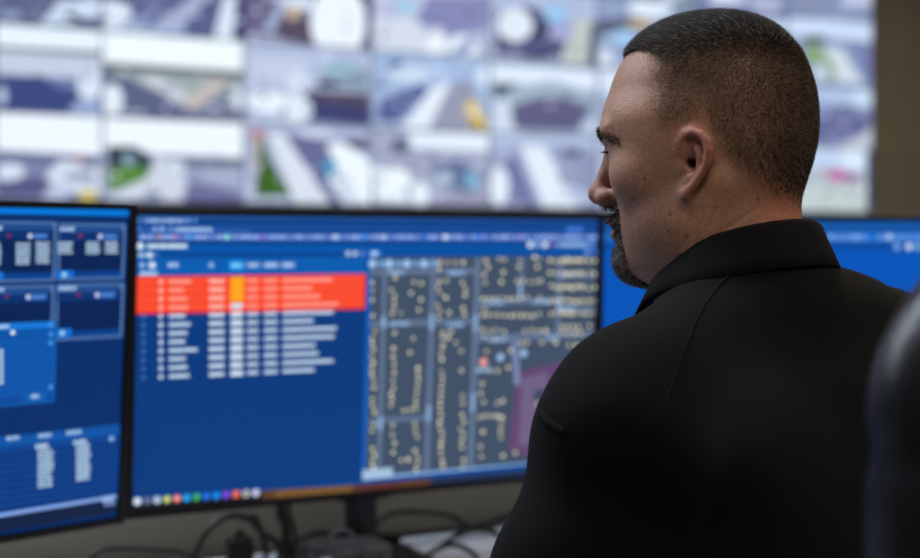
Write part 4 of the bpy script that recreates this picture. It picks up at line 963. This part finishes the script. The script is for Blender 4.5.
# trousers and shoes (below the desk line)
LEGS = []
for sg in (1, -1):
    hip = np.array((-.05, sg*.09, .555)); kn = np.array((.36, sg*.13, .545)); an = np.array((.40, sg*.13, .11)); LEGS.append((hip, kn, an))
def f_tr(p):
    d = ell(p, (-.055, 0, .545), (.135, .18, .10))
    for hip, kn, an in LEGS: d = smin(d, smin(cap(p, hip, kn, .088, .066), cap(p, kn, an, .064, .052), .02), .03)
    return smax(d, .075-p[:, 2], .004)
V, Fq = nets(f_tr, (-.22, -.23, .05), (.5, .23, .68), .008); under(mesh_np('trousers', t2w(V), Fq, M_trouser))
for hip, kn, an in LEGS:
    def f_s(p, an=an):
        a = np.array((an[0], an[1], .05)); d = smin(cap(p, a+np.array((-.03, 0, -.01)), a+np.array((.15, 0, -.015)), .037, .033), cap(p, a, a+np.array((0, 0, .05)), .042, .045), .03)
        return smax(d, .004-p[:, 2], .004)
    lo = np.array((an[0]-.1, an[1]-.07, 0)); hi = np.array((an[0]+.22, an[1]+.07, .17)); V, Fq = nets(f_s, lo, hi, .006); under(mesh_np('shoe', t2w(V), Fq, M_shoe))

# ------------------------------------------------------------------ chairs
def chair_base(t, sz):
    for k in range(5):
        a = 2*math.pi*k/5+.3; e = Vector((math.cos(a)*.29, math.sin(a)*.29, .075))
        lg = MB(); lg.tube([(0, 0, .10), e*.5+Vector((0, 0, .05)), e+Vector((0, 0, .01))], [.026, .022, .016], 10); lo = lg.build('base_leg', M_bezel, t)
        c = MB(); s = Vector((-math.sin(a), math.cos(a), 0))*.018
        for q in (-1, 1): c.cyl(e*1.0+Vector((0, 0, -.047))+s*q-s*.35, e+Vector((0, 0, -.047))+s*q+s*.35, .027, None, 18, .004)
        c.cyl(e+Vector((0, 0, -.05)), e+Vector((0, 0, .005)), .007); c.build('caster', M_cable, lo)
    MB().cyl((0, 0, .07), (0, 0, .14), .035, None, 20, .004).cyl((0, 0, .12), (0, 0, sz-.12), .022).build('gas_lift', M_chrome, t)
    MB().box((0, 0, sz-.10), (.2, .22, .04), None, .01).build('tilt_mechanism', M_bezel, t)
# high backed leather chair in the foreground, facing away from the man
CH = Vector((.540, .455, 0)); cyaw = math.atan2(.25, .97)
ch = empty('office_chair', CH, cyaw)
tag(ch, 'high backed black leather office chair blurred at the right edge', 'chair')
chair_base(ch, .50)
MB().box((0, -.02, .475), (.52, .50, .085), None, .035, 4).build('seat', M_leather, ch)
def rounded_pad(w, h, d, y0, z0, ch_n, lean):
    V = []; nx, nz = 40, 60
    for s in (-1, 1):
        for j in range(nz+1):
            for i in range(nx+1):
                u = -1+2*i/nx; v = -1+2*j/nz
                # superelliptic outline
                hw = w/2*(1-.10*max(0, v)**3-.05*max(0, -v)**2); zz = v*h/2; 
                cr = max(0, abs(v)-.72)/.28; hw *= math.sqrt(max(0, 1-cr*cr*.55))
                e = (1-abs(u)**5)**.5*(1-abs(v)**8)**.5
                pad = 1+.0*0
                groove = .012*(abs(math.sin(v*math.pi*ch_n/2))**.35)*(1-abs(u)**3) if s < 0 else 0
                V.append((u*hw, y0+s*(d/2*e+groove*e)-(-1)*lean*(zz+h/2), z0+zz))
    Fp = []; m = nx+1; off = m*(nz+1)
    for s in range(2):
        for j in range(nz):
            for i in range(nx):
                q = [s*off+j*m+i, s*off+j*m+i+1, s*off+(j+1)*m+i+1, s*off+(j+1)*m+i]; Fp.append(q if s == 0 else q[::-1])
    return V, Fp
V, Fp = rounded_pad(.50, .72, .13, .235, .848, 6, .10)
bk_o = mesh_np('backrest', V, Fp, M_leather, ch); 
bm = bmesh.new(); bm.from_mesh(bk_o.data); bmesh.ops.remove_doubles(bm, verts=bm.verts, dist=.0008); bmesh.ops.recalc_face_normals(bm, faces=bm.faces); bm.to_mesh(bk_o.data); bm.free()
# padded side roll with stitched pinches, the piece that catches the light
for sg in (-1, 1):
    pts = []; rr = []
    n = 90
    for i in range(n+1):
        v = -1+2*i/n; zz = v*.36; cr = max(0, abs(v)-.72)/.28; hw = .25*(1-.10*max(0, v)**3-.05*max(0, -v)**2)*math.sqrt(max(0, 1-cr*cr*.55))
        pts.append((sg*(hw-.012), .235+.10*(zz+.36)-.012, .848+zz)); rr.append(.033*(1-.08*abs(math.cos(v*math.pi*4.5))**8)*(1 if abs(v) < .97 else .7))
    o = MB().tube(pts, rr, 18).build('side_bolster', M_leather, bk_o)
for sg in (-1, 1):
    a = MB(); a.tube(spline([(sg*.25, .10, .46), (sg*.29, .12, .55), (sg*.29, .10, .68), (sg*.28, -.0, .70), (sg*.27, -.15, .695)], 6), .018, 10); ao = a.build('armrest', M_bezel, ch)
    MB().box((sg*.275, -.05, .718), (.07, .26, .03), None, .012, 3).build('arm_pad', M_leather, ao)
# the man's own chair, low back
mc = empty('office_chair', t2w(np.array([(-.02, 0, 0)]))[0], AL)
tag(mc, 'low backed black task chair the man in the polo sits on', 'chair')
chair_base(mc, .465)
MB().box((0, .02, .425), (.48, .47, .07), None, .03, 4).build('seat', M_leather, mc)
MB().box((0, -.235, .68), (.42, .05, .26), None, .022, 4).build('backrest', M_leather, mc)
MB().tube(spline([(0, -.05, .37), (0, -.24, .38), (0, -.285, .48), (0, -.268, .68)], 6), .018, 10).build('back_bracket', M_bezel, mc)

# ------------------------------------------------------------------ ceiling lights, the cool panels added as fill
def emit(name, rgb, s):
    m, N, L, P2 = new_mat(name); P2.inputs['Base Color'].default_value = (.8, .8, .8, 1); P2.inputs['Emission Color'].default_value = (*rgb, 1); P2.inputs['Emission Strength'].default_value = s; return m
M_lampW = emit('warm_diffuser', (1, .88, .74), 1.0); M_lampC = emit('cool_diffuser', (.80, .89, 1), 1.0)
def lamp_panel(a, b, w, d, warm, power, label):
    o = empty('ceiling_light', rm(a, b, HC), PSI); tag(o, label, 'light', 'ceiling light panels')
    fr = MB(); 
    for s in (-1, 1): fr.box((s*(w/2+.015), 0, -.012), (.03, d+.06, .024), None, .003); fr.box((0, s*(d/2+.015), -.012), (w, .03, .024), None, .003)
    fr.build('frame', M_white, o)
    MB().box((0, 0, -.006), (w, d, .008)).build('diffuser', M_lampW if warm else M_lampC, o, False)
    L = bpy.data.lights.new('panel_glow', 'AREA'); L.shape = 'RECTANGLE'; L.size = w; L.size_y = d; L.energy = power; L.color = (1, .88, .74) if warm else (.80, .89, 1)
    lo = bpy.data.objects.new('panel_glow', L); link(lo, o); lo.location = (0, 0, -.03)
    return o
lamp_panel(.1, -1.0, 1.2, .6, True, 36, 'warm ceiling light panel behind the photographer')
lamp_panel(2.6, .2, 1.2, .6, True, 30, 'warm ceiling light panel over the right side of the room')
lamp_panel(-.1, 1.75, 1.2, .6, False, 41, 'added cool fill panel above the desk')  # added, unseen source that brightens desk, partition and face
lamp_panel(-1.0, 3.2, 1.2, .6, False, 62, 'added cool fill panel between desk and video wall')  # added, unseen source strengthening the bluish light on the face
lamp_panel(4.6, 3.4, 1.2, .6, True, 40, 'warm ceiling light panel near the right end of the video wall')
wd = bpy.data.worlds.new('world'); scene.world = wd; wd.use_nodes = True
wd.node_tree.nodes['Background'].inputs[0].default_value = (.5, .55, .65, 1); wd.node_tree.nodes['Background'].inputs[1].default_value = .02

# ------------------------------------------------------------------ camera
cam = bpy.data.cameras.new('camera'); co = link(bpy.data.objects.new('camera', cam))
co.location = (0, 0, CZ); co.rotation_euler = (R(90), 0, 0)
cam.sensor_fit = 'HORIZONTAL'; cam.sensor_width = 36; cam.lens = F/920*36; cam.shift_y = -(279-HY)/920; cam.clip_start = .02
cam.dof.use_dof = True; cam.dof.focus_distance = 1.07; cam.dof.aperture_fstop = 3.0; cam.dof.aperture_blades = 0
scene.camera = co
vs = scene.view_settings; vs.view_transform = 'Standard'; vs.look = 'None'; vs.gamma = 1; vs.use_curve_mapping = False; vs.exposure = 0.0
